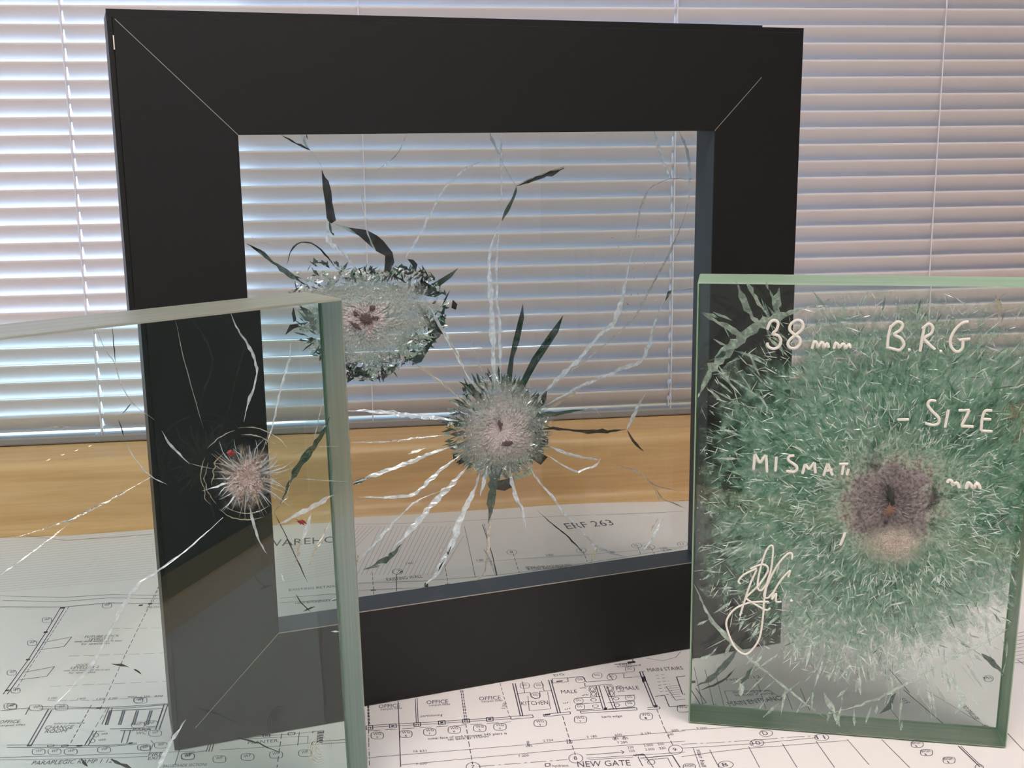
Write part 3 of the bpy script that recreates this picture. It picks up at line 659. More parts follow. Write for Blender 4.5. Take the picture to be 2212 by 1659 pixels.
def veil_mat(name):
    """crazed glass: fine fibres radiating from the impact"""
    t = NT(name); co = t.n('ShaderNodeTexCoord').outputs['Object']
    rim = t.n('ShaderNodeAttribute', attribute_name='rim').outputs['Fac']
    nrm = t.n('ShaderNodeVectorMath', {0: co}, operation='NORMALIZE').outputs[0]
    ln = t.n('ShaderNodeVectorMath', {0: co}, operation='LENGTH').outputs['Value']
    def fib(fa, fr_, off):
        a = t.n('ShaderNodeVectorMath', {0: nrm, 1: (fa, 0, fa)}, operation='MULTIPLY').outputs[0]
        b = t.n('ShaderNodeCombineXYZ', {0: off, 1: t.n('ShaderNodeMath', {0: ln, 1: fr_}, operation='MULTIPLY').outputs[0], 2: off}).outputs[0]
        return t.n('ShaderNodeVectorMath', {0: a, 1: b}, operation='ADD').outputs[0]
    n1 = t.noise(1.0, 5, .65, fib(13, 110, 3.), .5); n2 = t.noise(1.0, 4, .6, fib(34, 170, 9.), .4); n3 = t.noise(38, 5, .62, co, .8)
    mixv = t.n('ShaderNodeMath', {0: t.n('ShaderNodeMath', {0: n1, 1: .38}, operation='MULTIPLY').outputs[0], 1: t.n('ShaderNodeMath', {0: n2, 1: .27}, operation='MULTIPLY').outputs[0]}, operation='ADD').outputs[0]
    mixv = t.n('ShaderNodeMath', {0: mixv, 1: t.n('ShaderNodeMath', {0: n3, 1: .35}, operation='MULTIPLY').outputs[0]}, operation='ADD').outputs[0]
    col = t.ramp(mixv, [(.39, srgb(92, 152, 124)), (.47, srgb(154, 210, 180)), (.54, srgb(192, 234, 208)), (.62, srgb(246, 253, 246))])
    g = t.n('ShaderNodeMath', {0: t.n('ShaderNodeMath', {0: mixv, 1: .5}, operation='SUBTRACT').outputs[0], 1: 1.7}, operation='MULTIPLY').outputs[0]
    ra = t.n('ShaderNodeMath', {0: rim, 1: g}, operation='SUBTRACT').outputs[0]
    al = t.ramp(ra, [(.50, (.97,) * 3), (.72, (.72,) * 3), (.84, (.35,) * 3), (1.0, (0,) * 3)])
    bm = t.bump(n2, .7, .002)
    d = t.mix(.3, t.n('ShaderNodeBsdfDiffuse', {0: col, 'Normal': bm}).outputs[0], t.n('ShaderNodeBsdfTranslucent', {0: col}).outputs[0])
    sh = t.mix(.07, d, t.n('ShaderNodeBsdfGlossy', {0: (1, 1, 1, 1), 'Roughness': .18, 'Normal': bm}).outputs[0])
    return t.done(t.mix(al, t.n('ShaderNodeBsdfTransparent').outputs[0], sh))
M_VEIL = veil_mat('crazed_glass_fibres')
M_WEB = crack_mat('web_green', [(.15, srgb(110, 160, 134)), (.45, srgb(142, 190, 160)), (.75, srgb(186, 216, 192))], .14, .2, (.35, .9), .8, 350)
M_WEBD = crack_mat('web_deep_green', [(.2, srgb(52, 104, 82)), (.8, srgb(96, 150, 122))], .1, .2, (.4, .85), .8, 350)
M_WEBW = crack_mat('web_white_thread', [(.2, srgb(200, 226, 204)), (.8, srgb(246, 250, 240))], .3, .2, (.6, 1), .8, 350)
cz2 = (cr_[0], cr_[2])
def inside(fn, margin=.0024):
    def g(a):
        ca, sa = math.cos(a), math.sin(a); R_ = fn(a)
        if ca > 1e-6: R_ = min(R_, (RW - margin - cr_[0]) / ca)
        if ca < -1e-6: R_ = min(R_, (cr_[0] - margin) / -ca)
        if sa > 1e-6: R_ = min(R_, (RH - margin - cr_[2]) / sa)
        if sa < -1e-6: R_ = min(R_, (cr_[2] - margin) / -sa)
        return R_
    return g
def veil(fn, depth, seed):
    nr, na = 46, 150; V = [(0, 0, 0)]; Fc = []; rim = [0.]; g = inside(fn)
    for i in range(1, nr + 1):
        for k in range(na):
            a = 2 * math.pi * k / na; q = i / nr; r = g(a) * q
            V.append((r * math.cos(a), rng.normal() * .0005, r * math.sin(a))); rim.append(r / fn(a))
    for k in range(na): Fc.append((0, 1 + k, 1 + (k + 1) % na))
    for i in range(nr - 1):
        for k in range(na): a = 1 + i * na + k; b = 1 + i * na + (k + 1) % na; Fc.append((a, a + na, b + na, b))
    me = mesh('crazed_layer', V, Fc); at = me.attributes.new('rim', 'FLOAT', 'POINT'); at.data.foreach_set('value', rim)
    o = obj('crazed_layer', me, br, M_VEIL); o.location = (cr_[0], depth + cr_[2] * math.tan(BR.lean), cr_[2]); o.rotation_euler = (-BR.lean, 0, 0)
veil(main, .0060, 1); veil(lambda a: main(a) * .93, .0140, 2)
lean_fix(shards(BR, cz2, main, 260, .012, (-.00025, -.00005), (.007, .0005), br, M_WEB, 'crack_web', .4, .5, .75, inb))
lean_fix(shards(BR, cz2, main, 300, .016, (.0012, .004), (.009, .0007), br, M_WEBD, 'crack_web', .5, .5, .75, inb))
lean_fix(shards(BR, cz2, main, 2000, .020, (-.00030, -.00005), (.0065, .00042), br, M_WEBW, 'crack_web', .8, .4, .75, inb))
lean_fix(shards(BR, cz2, lambda a: .058, 520, .024, (-.00030, -.00005), (.007, .00045), br, M_WEBW, 'crack_web', .45, .4, .8, inb))
lean_fix(shards(BR, cz2, main, 900, .016, (-.00030, -.00005), (.0011, .0005), br, M_SILVER, 'glass_glitter', 1.4, .6, .65, inb))
outer = lambda a: main(a) * 1.28
lean_fix(shards(BR, cz2, outer, 200, .085, (-.00030, -.00005), (.014, .0012), br, M_LGREEN, 'crack_web', .25, .4, .8, inb))
for pts, w, m in [
    ([(1508, 862), (1535, 805), (1580, 752), (1630, 712), (1690, 685), (1760, 662)], [18, 20, 22, 22, 14, 8], M_LGREEN),
    ([(1512, 800), (1545, 780), (1580, 758)], [14, 12, 8], d_), ([(1590, 612), (1610, 660), (1625, 690), (1655, 715)], [8, 12, 8, 12], M_LGREEN), ([(1612, 612), (1640, 660), (1665, 690)], [10, 8, 4], M_LGREEN),
    ([(1515, 680), (1560, 705), (1610, 735)], [6, 10, 14], M_LGREEN), ([(1540, 735), (1575, 755)], [4, 6], M_LGREEN), ([(1518, 678), (1550, 690)], [4, 8], M_LGREEN),
    ([(1683, 625), (1676, 660), (1682, 690)], [6, 20, 14], M_LGREEN), ([(1655, 612), (1660, 630)], [8, 3], M_LGREEN),
    ([(1498, 1262), (1530, 1330), (1570, 1380), (1620, 1425), (1680, 1475), (1750, 1530), (1790, 1560)], [8, 9, 7, 6, 5, 4], M_LGREEN),
    ([(1790, 1545), (1860, 1525), (1930, 1495), (2000, 1455), (2070, 1420), (2130, 1390), (2180, 1360)], [4, 6, 5, 6, 9, 11], M_LGREEN),
    ([(1494, 1430), (1530, 1420), (1550, 1400)], [10, 8, 4], M_LGREEN), ([(1505, 1485), (1540, 1465), (1575, 1430), (1595, 1405)], [8, 12, 14, 10], d_), ([(1600, 1480), (1612, 1465), (1630, 1440)], [6, 12, 6], d_), ([(1510, 1495), (1560, 1475), (1590, 1445)], [2, 5, 3], M_BLACKF),
    ([(1600, 1510), (1602, 1490), (1598, 1478)], [4, 10, 6], M_LGREEN), ([(2060, 1455), (2066, 1490), (2080, 1515), (2062, 1545)], [6, 8, 12, 14], M_LGREEN), ([(2085, 1480), (2100, 1510), (2120, 1535)], 3, M_WEBW),
    ([(2120, 1415), (2150, 1440), (2170, 1465)], [10, 12, 5], d_), ([(1900, 1545), (1920, 1530), (1935, 1500)], [5, 12, 8], d_), ([(1780, 1500), (1800, 1540), (1815, 1575)], [10, 10, 5], M_LGREEN), ([(2150, 640), (2160, 680), (2150, 700)], [10, 14, 8], M_TAN)]:
    RC(pts, w, m)
M_CRR = crater_mat('grey_crater_powder', [(.10, srgb(120, 110, 110)), (.44, srgb(152, 141, 138)), (.52, srgb(178, 182, 164)), (.66, srgb(196, 220, 196)), (.95, srgb(170, 208, 180))],
                   [(.3, 1), (.50, .95), (.64, .45), (.95, 0)], 260, .5, .05, dark=(.57, srgb(92, 80, 80)), speck=.55)
crater(BR, HR, .046, M_CRR, br, -.00035, .0016, rough=.10, ring=.25)
M_PINKP = crater_mat('pinkish_powder', [(.2, srgb(222, 206, 194)), (.8, srgb(200, 196, 178))], [(.3, .9), (.6, .6), (.95, 0)], 400, .5, .05)
crater(BR, (1932, 1172), outline(BR, [(1850, 1172), (1880, 1140), (1932, 1125), (1985, 1140), (2010, 1172), (1985, 1205), (1932, 1222), (1875, 1205)], (1932, 1172)), M_PINKP, br, -.0040, .0005, name='powder_patch')
pit(BR, [(1912, 1050), (1920, 1048), (1930, 1075), (1928, 1090), (1914, 1080)], br, -.0040, 0, principled('bore_shade', srgb(50, 56, 48), .9), 'bullet_pit')  # raised patch; the shade inside the bore is painted as dark colour
pit(BR, [(1908, 1098), (1920, 1088), (1930, 1092), (1928, 1106), (1912, 1110)], br, -.0042, 0, principled('bore_rust', srgb(128, 96, 84), .8), 'bullet_fragment')

# --- white marker writing on the right block
def stroke_word(groups, ox, oy, sc, w=1.55e-3):
    V, Fc = [], []
    for pts in groups:
        L = smooth_line([(ox + x / sc, oy + y / sc) for x, y in pts], 2.5)
        if len(pts) == 1: continue
        P = np.array([BR.at(*p, 0) for p in L]); T = np.gradient(P, axis=0); T /= np.linalg.norm(T, axis=1)[:, None] + 1e-12
        nn = np.array([0, 1, 0]); Nn = np.cross(T, nn); b = len(V)
        for i, p in enumerate(P):
            e = w / 2 * (.8 if i in (0, len(P) - 1) else 1)
            for sx, yy in ((-1, -.00045), (-.7, -.0007), (.7, -.0007), (1, -.00045)): V.append(p + Nn[i] * e * sx + np.array([0, yy, 0]))
        for i in range(len(P) - 1):
            for k in range(3): a = b + 4 * i + k; Fc.append((a, a + 1, a + 5, a + 4))
    return obj('handwriting', mesh('handwriting', V, Fc, True), br, M_MARK)
dot = lambda x, y, r=4: [(x - r, y), (x, y - r * .6), (x + r, y), (x, y + r * .6), (x - r, y)]
stroke_word([[(548, 490), (570, 440), (600, 430), (618, 450), (608, 490), (585, 515), (618, 528), (636, 560), (622, 598), (588, 612), (556, 598), (548, 572)],
             [(780, 462), (765, 435), (735, 430), (700, 455), (692, 490), (720, 520), (755, 545), (757, 580), (730, 607), (695, 605), (680, 580), (697, 550), (735, 520), (770, 490), (780, 462)],
             [(834, 612), (850, 565), (866, 577), (872, 602), (895, 570), (908, 582), (908, 606), (932, 578), (942, 606)], [(974, 612), (985, 575), (1002, 587), (1007, 606), (1032, 580), (1044, 590), (1047, 612), (1072, 582), (1080, 608)]], 1472, 550, 2.962)
stroke_word([[(1340, 460), (1322, 540), (1316, 610)], [(1332, 478), (1380, 440), (1412, 455), (1402, 490), (1360, 520), (1402, 545), (1422, 585), (1395, 620), (1350, 612), (1322, 605)], dot(1455, 620),
             [(1555, 465), (1540, 540), (1525, 630)], [(1540, 485), (1580, 453), (1607, 475), (1595, 515), (1552, 545), (1590, 590), (1622, 617)], dot(1656, 630),
             [(1836, 440), (1798, 447), (1750, 490), (1720, 550), (1725, 600), (1760, 632), (1795, 610), (1800, 562)], [(1775, 557), (1846, 549)]], 1472, 550, 2.962)
stroke_word([[(1380, 1066), (1455, 1064)], [(1628, 946), (1590, 944), (1575, 970), (1602, 1010), (1642, 1050), (1645, 1085), (1610, 1100), (1556, 1088)], [(1707, 1000), (1685, 1116)],
             [(1770, 1006), (1805, 1006)], [(1805, 1006), (1842, 1004)], [(1842, 1004), (1790, 1104)], [(1786, 1106), (1868, 1110)], [(1986, 1008), (1942, 1010), (1922, 1060), (1915, 1135)], [(1922, 1062), (1980, 1064)], [(1915, 1136), (1988, 1141)]], 1472, 550, 2.962)
stroke_word([[(460, 1386), (470, 1284)], [(470, 1284), (500, 1342)], [(500, 1342), (541, 1290)], [(541, 1290), (547, 1402)], [(607, 1300), (600, 1396)], [(722, 1294), (690, 1300), (685, 1325), (737, 1365), (725, 1397), (668, 1394)],
             [(774, 1412), (790, 1348)], [(790, 1348), (815, 1384)], [(815, 1384), (851, 1338)], [(851, 1338), (856, 1408)], [(908, 1424), (935, 1344)], [(935, 1344), (966, 1422)], [(918, 1392), (966, 1386)],
             [(1008, 1350), (1067, 1348)], [(1037, 1350), (1026, 1418)], [(1070, 1378), (1056, 1420)]], 1472, 550, 2.962)
stroke_word([[(1700, 1470), (1708, 1452), (1728, 1458), (1735, 1482), (1758, 1468), (1770, 1482), (1776, 1504)], [(1820, 1508), (1832, 1468), (1850, 1482), (1868, 1502), (1888, 1470), (1900, 1482), (1912, 1508)]], 1472, 550, 2.962, 1.8e-3)
stroke_word([[(1046, 158), (1034, 195), (1014, 242)]], 1472, 1099, 2.962)
stroke_word([[(378, 488), (364, 472), (398, 430), (482, 388)], [(482, 396), (432, 510), (374, 692)], [(440, 392), (515, 364), (552, 384), (540, 430), (490, 500), (408, 578)], [(408, 580), (470, 618), (540, 655), (570, 642)],
             [(560, 470), (510, 530), (486, 500), (505, 390), (540, 280), (574, 243), (586, 272), (572, 400), (548, 480), (528, 600), (522, 690), (500, 830), (450, 910), (402, 937), (340, 890), (296, 790), (290, 720), (340, 650), (420, 612), (500, 602), (560, 602)],
             [(706, 332), (706, 296), (680, 296), (620, 360), (560, 470), (528, 560), (552, 578), (590, 540)], [(682, 444), (694, 404), (640, 460), (590, 540), (578, 588)], [(578, 588), (606, 552), (604, 600), (640, 602)], dot(702, 596, 5)], 1472, 1099, 2.962, 1.15e-3)

# ------------------------------------------------------------------ the plan sheet
plan = empty('building_plan', tuple(DR), BYAW, label='large white printed building plan spread over the desk', cat='plan')
edge_px = [(-300, 1135), (0, 1131), (150, 1144), (330, 1138), (560, 1136), (800, 1117), (950, 1109), (1100, 1104), (1300, 1092), (1450, 1085), (1800, 1068), (2212, 1050), (2500, 1040)]
EP = [to_room(hit(x, y, (0, 0, 0), np.array([0, 0, 1.]))) for x, y in edge_px]
ex = np.array([p[0] for p in EP]); ey = np.array([min(p[1], -.0835) for p in EP])
YF, XL, XR = -.80, -.66, .52
def back(x): return float(np.interp(x, ex, ey))
def plan_z(x, y):
    k = max(0., min(1., (y - (back(x) - .05)) / .05)); k = k * k * (3 - 2 * k)
    return .0002 + k * .0016 * (1 + math.sin(x * 21 + 1.0) * .9)
xs = np.linspace(XL, XR, 90); V = []; NYG = 40
for x in xs:
    b = back(x)
    for t in np.linspace(0, 1, NYG) ** .6: y = YF + (b - YF) * t; V.append((x, y + .45, plan_z(x, y)))
Fc = [(i * NYG + j, (i + 1) * NYG + j, (i + 1) * NYG + j + 1, i * NYG + j + 1) for i in range(len(xs) - 1) for j in range(NYG - 1)]
nv = len(V); V += [(a, b, c - .00025) for a, b, c in V]
Fc += [tuple(nv + k for k in q[::-1]) for q in Fc]
obj('sheet', mesh('sheet', V, Fc, True), plan, M_PAPER)

UPV = np.array([0, 0, 1.])
def Dk(p): return hit(p[0], p[1], (0, 0, 0), UPV)
def DL(p): return refract_desk(BL, LT, p[0], p[1])
def DRt(p): return refract_desk(BR, RTK, p[0], p[1])
ink = {}
def put(P, lift=.00015):
    x, y, _ = to_room(P)
    if not (XL < x < XR and YF < y < back(x) + .02): return None
    return (x, y + .45, plan_z(x, min(y, back(x))) + lift)
def line(pts, w=.45, fn=Dk, dash=None, faint=False):
    """ink line through px points; w in mm"""
    mb = ink.setdefault('printed_lines_faint' if faint else 'printed_lines', MB())
    Q = [fn(p) for p in pts]
    for A, B in zip(Q[:-1], Q[1:]):
        L_ = np.linalg.norm(B - A)
        if L_ < 1e-6: continue
        u = (B - A) / L_; nrm = np.array([-u[1], u[0], 0]) * w * .0005
        segs = [(0, L_)]
        if dash:
            segs = []; s0 = 0; k = 0
            while s0 < L_:
                e = dash[k % len(dash)] * .001
                if k % 2 == 0: segs.append((s0, min(L_, s0 + e)))
                s0 += e; k += 1
        else:
            n = max(1, int(L_ / .03)); segs = [(L_ * i / n, L_ * (i + 1) / n) for i in range(n)]
        for a, b in segs:
            q = [put(A + u * a - nrm), put(A + u * b - nrm), put(A + u * b + nrm), put(A + u * a + nrm)]
            if None not in q: mb.add(q, [(0, 1, 2, 3)])
def quadfill(pts, fn=Dk):
    q = [put(fn(p)) for p in pts]
    if None not in q: ink.setdefault('printed_lines', MB()).add(q, [tuple(range(len(q)))])
def loop(c, rx, ry, fn=Dk, w=.4, n=28, sq=1.0, skew=0):
    pts = []
    for k in range(n + 1):
        a = 2 * math.pi * k / n; ca, sa = math.cos(a), math.sin(a)
        x_ = math.copysign(abs(ca) ** sq, ca) * rx; y_ = math.copysign(abs(sa) ** sq, sa) * ry
        pts.append((c[0] + x_ + skew * y_, c[1] + y_))
    line(pts, w, fn)
_cu = bpy.data.curves.new('lettering', 'FONT'); _cu.resolution_u = 2; _to = bpy.data.objects.new('lettering', _cu); C.objects.link(_to)
_cache = {}
def glyphs(s):
    if s not in _cache:
        _cu.body = s; dg = bpy.context.evaluated_depsgraph_get(); dg.update()
        me = _to.evaluated_get(dg).to_mesh()
        _cache[s] = ([tuple(v.co) for v in me.vertices], [tuple(p.vertices) for p in me.polygons]); _to.evaluated_get(dg).to_mesh_clear()
    return _cache[s]
def text(s, p0, p1, hpx, fn=Dk):
    """baseline from p0 to p1 (px), cap height in px"""
    v_, f_ = glyphs(s)
    if not v_: return
    x0 = min(a[0] for a in v_); x1 = max(a[0] for a in v_)
    A, B = fn(p0), fn(p1); U = (B - A) / (x1 - x0)
    mid = ((p0[0] + p1[0]) / 2, (p0[1] + p1[1]) / 2)
    hw = np.linalg.norm(fn((mid[0], mid[1] - hpx)) - fn(mid)); un = (B - A) / np.linalg.norm(B - A)
    Wv = np.array([-un[1], un[0], 0]) * hw / .70
    q = [put(A + U * (a[0] - x0) + Wv * a[1], .00018) for a in v_]
    if None in q: return
    ink.setdefault('printed_lettering', MB()).add(q, f_)
# crop coordinates -> photo pixels
def Z(ox, oy, sc): return lambda x, y: (ox + x / sc, oy + y / sc)
m_ = Z(740, 1099, 2.962); r_ = Z(1472, 1099, 2.962); a_ = Z(0, 1380, 5.267); b_ = Z(400, 1380, 5.267); g_ = Z(0, 1099, 2.962); e_ = Z(1900, 1200, 3.615)
def T(z, s, x0, y0, x1, y1, h, fn=Dk): text(s, z(x0, y0), z(x1, y1), h / (2.962 if z in (m_, r_, g_) else 5.267 if z in (a_, b_) else 3.615), fn)
def Ln(z, pts, w=.45, fn=Dk, **k): line([z(*p) for p in pts], w, fn, **k)
# offices row
for x, y in ((230, 1280), (538, 1254), (875, 1230)):
    T(m_, 'OFFICE', x, y, x + 138, y - 7, 24); T(m_, 'carpet tiles', x + 15, y + 13, x + 150, y + 4, 12)
T(m_, 'partitioning', 500, 1336, 640, 1328, 14); T(m_, 'KITCHEN', 1145, 1262, 1317, 1254, 25); T(m_, 'MALE', 1400, 1186, 1502, 1182, 22); T(m_, 'FEMALE', 1755, 1166, 1900, 1158, 22)
T(m_, 'MAIN STAIRS', 1955, 1046, 2182, 1032, 22); T(m_, 'kerb edge', 1660, 1341, 1790, 1335, 14); T(m_, 'note: face of wall between 345 piers is', 548, 1482, 1052, 1446, 15); T(m_, 'set back by 115mm', 675, 1487, 936, 1466, 15)
for s, x0, y0, x1, y1 in (('16 631', 455, 1563, 537, 1558), ('2 734', 1285, 1496, 1350, 1490), ('115', 1178, 1531, 1217, 1526), ('220', 1433, 1504, 1475, 1500), ('3 185', 1565, 1471, 1630, 1465), ('600', 1745, 1459, 1790, 1455), ('115', 1730, 1481, 1768, 1478),
                          ('115', 1793, 1480, 1830, 1477), ('7 200', 1760, 1508, 1825, 1503), ('3 191', 1913, 1450, 1975, 1444), ('340', 2085, 1456, 2122, 1452), ('600', 2110, 1430, 2152, 1425), ('7 200', 1125, 1593, 1193, 1588), ('7 200', 470, 1644, 540, 1638),
                          ('220', 1825, 1538, 1865, 1535), ('2.000', 1930, 1526, 1990, 1521), ('220', 2020, 1518, 2060, 1514), ('220', 1833, 1561, 1872, 1558), ('2.000', 1938, 1551, 1998, 1547), ('220', 2030, 1543, 2070, 1539)):
    T(m_, s, x0, y0, x1, y1, 14)
T(m_, 'NEW GATE', 1505, 1656, 1845, 1646, 36); T(m_, 'hydrant', 1345, 1656, 1447, 1652, 15)
Ln(m_, [(1297, 1634), (1327, 1632), (1327, 1650), (1297, 1652), (1297, 1634)], .5)
for (x, y), n in zip(((222, 1455), (405, 1445), (558, 1432), (715, 1418), (878, 1408), (1007, 1398), (1265, 1375), (1522, 1352), (1943, 1332)), '987654321'):
    loop(m_(x, y), 13.5, 7.5, sq=.6); T(m_, 'WG', x - 25, y - 2, x + 25, y - 5, 16); T(m_, n, x - 6, y + 17, x + 6, y + 16, 12)
loop(m_(2180, 1282), 13, 7.5, sq=.6); T(m_, 'WG', 2155, 1280, 2205, 1277, 16)
for (x, y), n in (((1492, 1600), '8'), ((2130, 1545), '9'), ((835, 1656), '7')):
    loop(m_(x, y), 15, 10); T(m_, n, x - 11, y + 10, x + 11, y + 9, 22)
Ln(m_, [(150, 1597), (1185, 1512), (1440, 1488), (2192, 1424)], .35); Ln(m_, [(372, 1642), (1475, 1540), (2100, 1496), (2192, 1490)], .35)
Ln(m_, [(870, 1652), (1440, 1608)], .4, dash=(9, 2, 1.5, 2)); Ln(m_, [(1560, 1578), (1800, 1560)], .45); Ln(m_, [(1780, 1549), (1802, 1560), (1785, 1572)], .45); Ln(m_, [(1560, 1600), (1860, 1582), (2192, 1560)], .35)
Ln(m_, [(1575, 1610), (1860, 1592)], .35)
Ln(m_, [(1408, 1330), (1440, 1440), (1490, 1578)], .45, dash=(5, 2)); Ln(m_, [(788, 1378), (808, 1500), (832, 1638)], .45, dash=(5, 2)); Ln(m_, [(2010, 1285), (2060, 1410), (2115, 1520)], .45, dash=(5, 2)); Ln(m_, [(355, 1235), (362, 1400), (372, 1656)], .55)
Ln(m_, [(165, 1260), (168, 1500), (172, 1656)], .4, dash=(5, 2, 1, 2))
for x in (1180, 1190, 1435, 1450, 1735, 1745, 1795, 1805): Ln(m_, [(x, 1480 - (x - 1180) * .05 + 10), (x + 5, 1525 - (x - 1180) * .07)], .4)
Ln(m_, [(165, 1390), (600, 1366), (1080, 1334)], .5); Ln(m_, [(165, 1402), (600, 1378), (1080, 1346)], .4); Ln(m_, [(165, 1424), (600, 1398), (1080, 1366)], .4, dash=(7, 3))
for i, (x, y) in enumerate(((172, 1404), (322, 1393), (478, 1384), (635, 1372), (790, 1361), (942, 1350))):
    Ln(m_, [(x - 22, y - 11), (x + 20, y - 14), (x + 22, y + 11), (x - 20, y + 14), (x - 22, y - 11)], .55)
    if i % 2: quadfill([m_(x - 10, y + 6), m_(x + 9, y + 4), m_(x + 9, y - 6), m_(x - 10, y - 4)])
    else: Ln(m_, [(x - 8, y + 8), (x - 8, y - 4), (x + 8, y - 5), (x + 8, y + 8)], .4)
for dx in (0, 12): Ln(m_, [(465 + dx, 1217 - dx * .15), (472 + dx, 1372)], .45); Ln(m_, [(757 + dx, 1166), (782 + dx, 1352)], .55, dash=(3, 1)); Ln(m_, [(160 + dx * .6, 1264), (166 + dx * .6, 1392)], .5, dash=(3, 1))
Ln(m_, [(1008, 1120), (1068, 1335)], .35, dash=(4, 2)); T(m_, '3 350', 1040, 1285, 1052, 1245, 12)
for dx in (0, 16): Ln(m_, [(1088 + dx, 1120), (1138 + dx, 1330)], .7); Ln(m_, [(1318 + dx, 1098), (1378 + dx, 1312)], .7)
Ln(m_, [(1075, 1332), (1215, 1322), (1220, 1338), (1078, 1350), (1075, 1332)], .5); Ln(m_, [(1285, 1318), (1455, 1302), (1458, 1316), (1290, 1334), (1285, 1318)], .5); quadfill([m_(1292, 1327), m_(1330, 1323), m_(1330, 1314), m_(1292, 1318)])
Ln(m_, [(1112, 1186), (1200, 1178), (1205, 1200), (1230, 1218), (1262, 1212), (1262, 1172), (1336, 1166)], .45); Ln(m_, [(1185, 1200), (1195, 1296), (1330, 1284), (1312, 1176)], .35); Ln(m_, [(1150, 1108), (1165, 1180)], .4); Ln(m_, [(1272, 1104), (1290, 1168)], .4)
for x, y in ((1165, 1135), (1255, 1135), (1235, 1198), (1522, 1098), (1630, 1070), (1722, 1080), (1838, 1030), (1510, 1232), (1520, 1272), (1840, 1212), (1840, 1250)): loop(m_(x, y), 10, 6, sq=.7, w=.35); T(m_, 'DG', x - 14, y + 3, x + 14, y + 1, 13)
Ln(m_, [(1340, 1092), (1440, 1084), (1444, 1110), (1345, 1118), (1340, 1092)], .5); quadfill([m_(1368, 1112), m_(1408, 1108), m_(1408, 1101), m_(1368, 1105)]); Ln(m_, [(1440, 1085), (1535, 1076), (1560, 1112), (1730, 1098), (1702, 1060), (1820, 1052)], .5); Ln(m_, [(1550, 1118), (1552, 1140), (1640, 1132), (1725, 1126)], .5)
for dx in (0, 18): Ln(m_, [(1622 + dx, 1136), (1668 + dx, 1290)], .6); Ln(m_, [(1672 + dx, 1134), (1735 + dx, 1288)], .5); Ln(m_, [(1900 + dx, 1046), (1990 + dx, 1268)], .7)
quadfill([m_(1672, 1292), m_(1694, 1290), m_(1694, 1274), m_(1672, 1276)]); quadfill([m_(1918, 1112), m_(1944, 1108), m_(1936, 1074), m_(1912, 1078)]); quadfill([m_(1994, 1276), m_(2016, 1274), m_(2014, 1258), m_(1992, 1260)])
Ln(m_, [(1520, 1300), (1880, 1276), (1885, 1290), (1525, 1312), (1520, 1300)], .5); Ln(m_, [(1950, 1276), (2028, 1270), (2030, 1284), (1950, 1288)], .5)
for y in (1212, 1250, 1290):
    Ln(m_, [(1495, y + 4), (1650, y - 8)], .6); Ln(m_, [(1700, y - 6), (1870, y - 18)], .6)
for x, y in ((1598, 1158), (1605, 1190), (1712, 1152), (1720, 1185)): loop(m_(x, y), 4.5, 4, w=.4); loop(m_(x, y), 7, 6, w=.35, sq=.5)
for x, y in ((1606, 1226), (1618, 1266), (1750, 1218), (1755, 1260)): loop(m_(x, y), 6, 3, w=.45)
T(m_, 'whb', 1518, 1156, 1560, 1152, 11); T(m_, 'whb', 1530, 1202, 1575, 1197, 11); T(m_, 'whb', 1745, 1146, 1790, 1142, 11); T(m_, 'whb', 1760, 1178, 1806, 1174, 11); T(m_, 'ur', 1415, 1252, 1455, 1246, 11); T(m_, 'ur', 1425, 1290, 1465, 1284, 11)
T(m_, 'cupboard', 1760, 1018, 1910, 1008, 12); T(m_, 'tele', 1770, 1006, 1850, 998, 12); T(m_, 'DG', 1355, 1076, 1420, 1068, 14)
Ln(m_, [(1800, 1055), (1800, 1085), (1910, 1078), (1900, 1046), (1935, 1043)], .45); Ln(m_, [(1740, 1000), (1860, 985), (1855, 965)], .7); quadfill([m_(1825, 993), m_(1875, 988), m_(1872, 976), m_(1822, 981)])
for k in range(7): Ln(m_, [(2005 + k * 5, 1070 + k * 21), (2070 + k * 8, 1062 + k * 21)], .4, dash=(2, 1.5))
Ln(m_, [(2140, 1078), (2192, 1072)], .7); Ln(m_, [(2136, 1078), (2175, 1190), (2192, 1189)], .7); Ln(m_, [(2070, 1140), (2130, 1228), (2192, 1222)], .4); Ln(m_, [(2000, 1205), (2060, 1196), (2090, 1270), (2192, 1262)], .6); Ln(m_, [(1945, 960), (2050, 975), (2130, 955), (2165, 915)], .35)
for k in range(6): Ln(m_, [(2072 + k * 6, 1140 + k * 14), (2150 + k * 3, 1132 + k * 14)], .3)
# gate house
Ln(m_, [(1860, 1580), (1928, 1574), (1990, 1659)], .5); Ln(m_, [(1890, 1590), (1920, 1650)], .5); Ln(m_, [(1905, 1600), (2110, 1580), (2160, 1659)], .7); Ln(m_, [(1930, 1612), (2080, 1598), (2110, 1655)], .4); loop(m_(1975, 1625), 8, 5); T(m_, 'WG', 1865, 1588, 1930, 1582, 13)
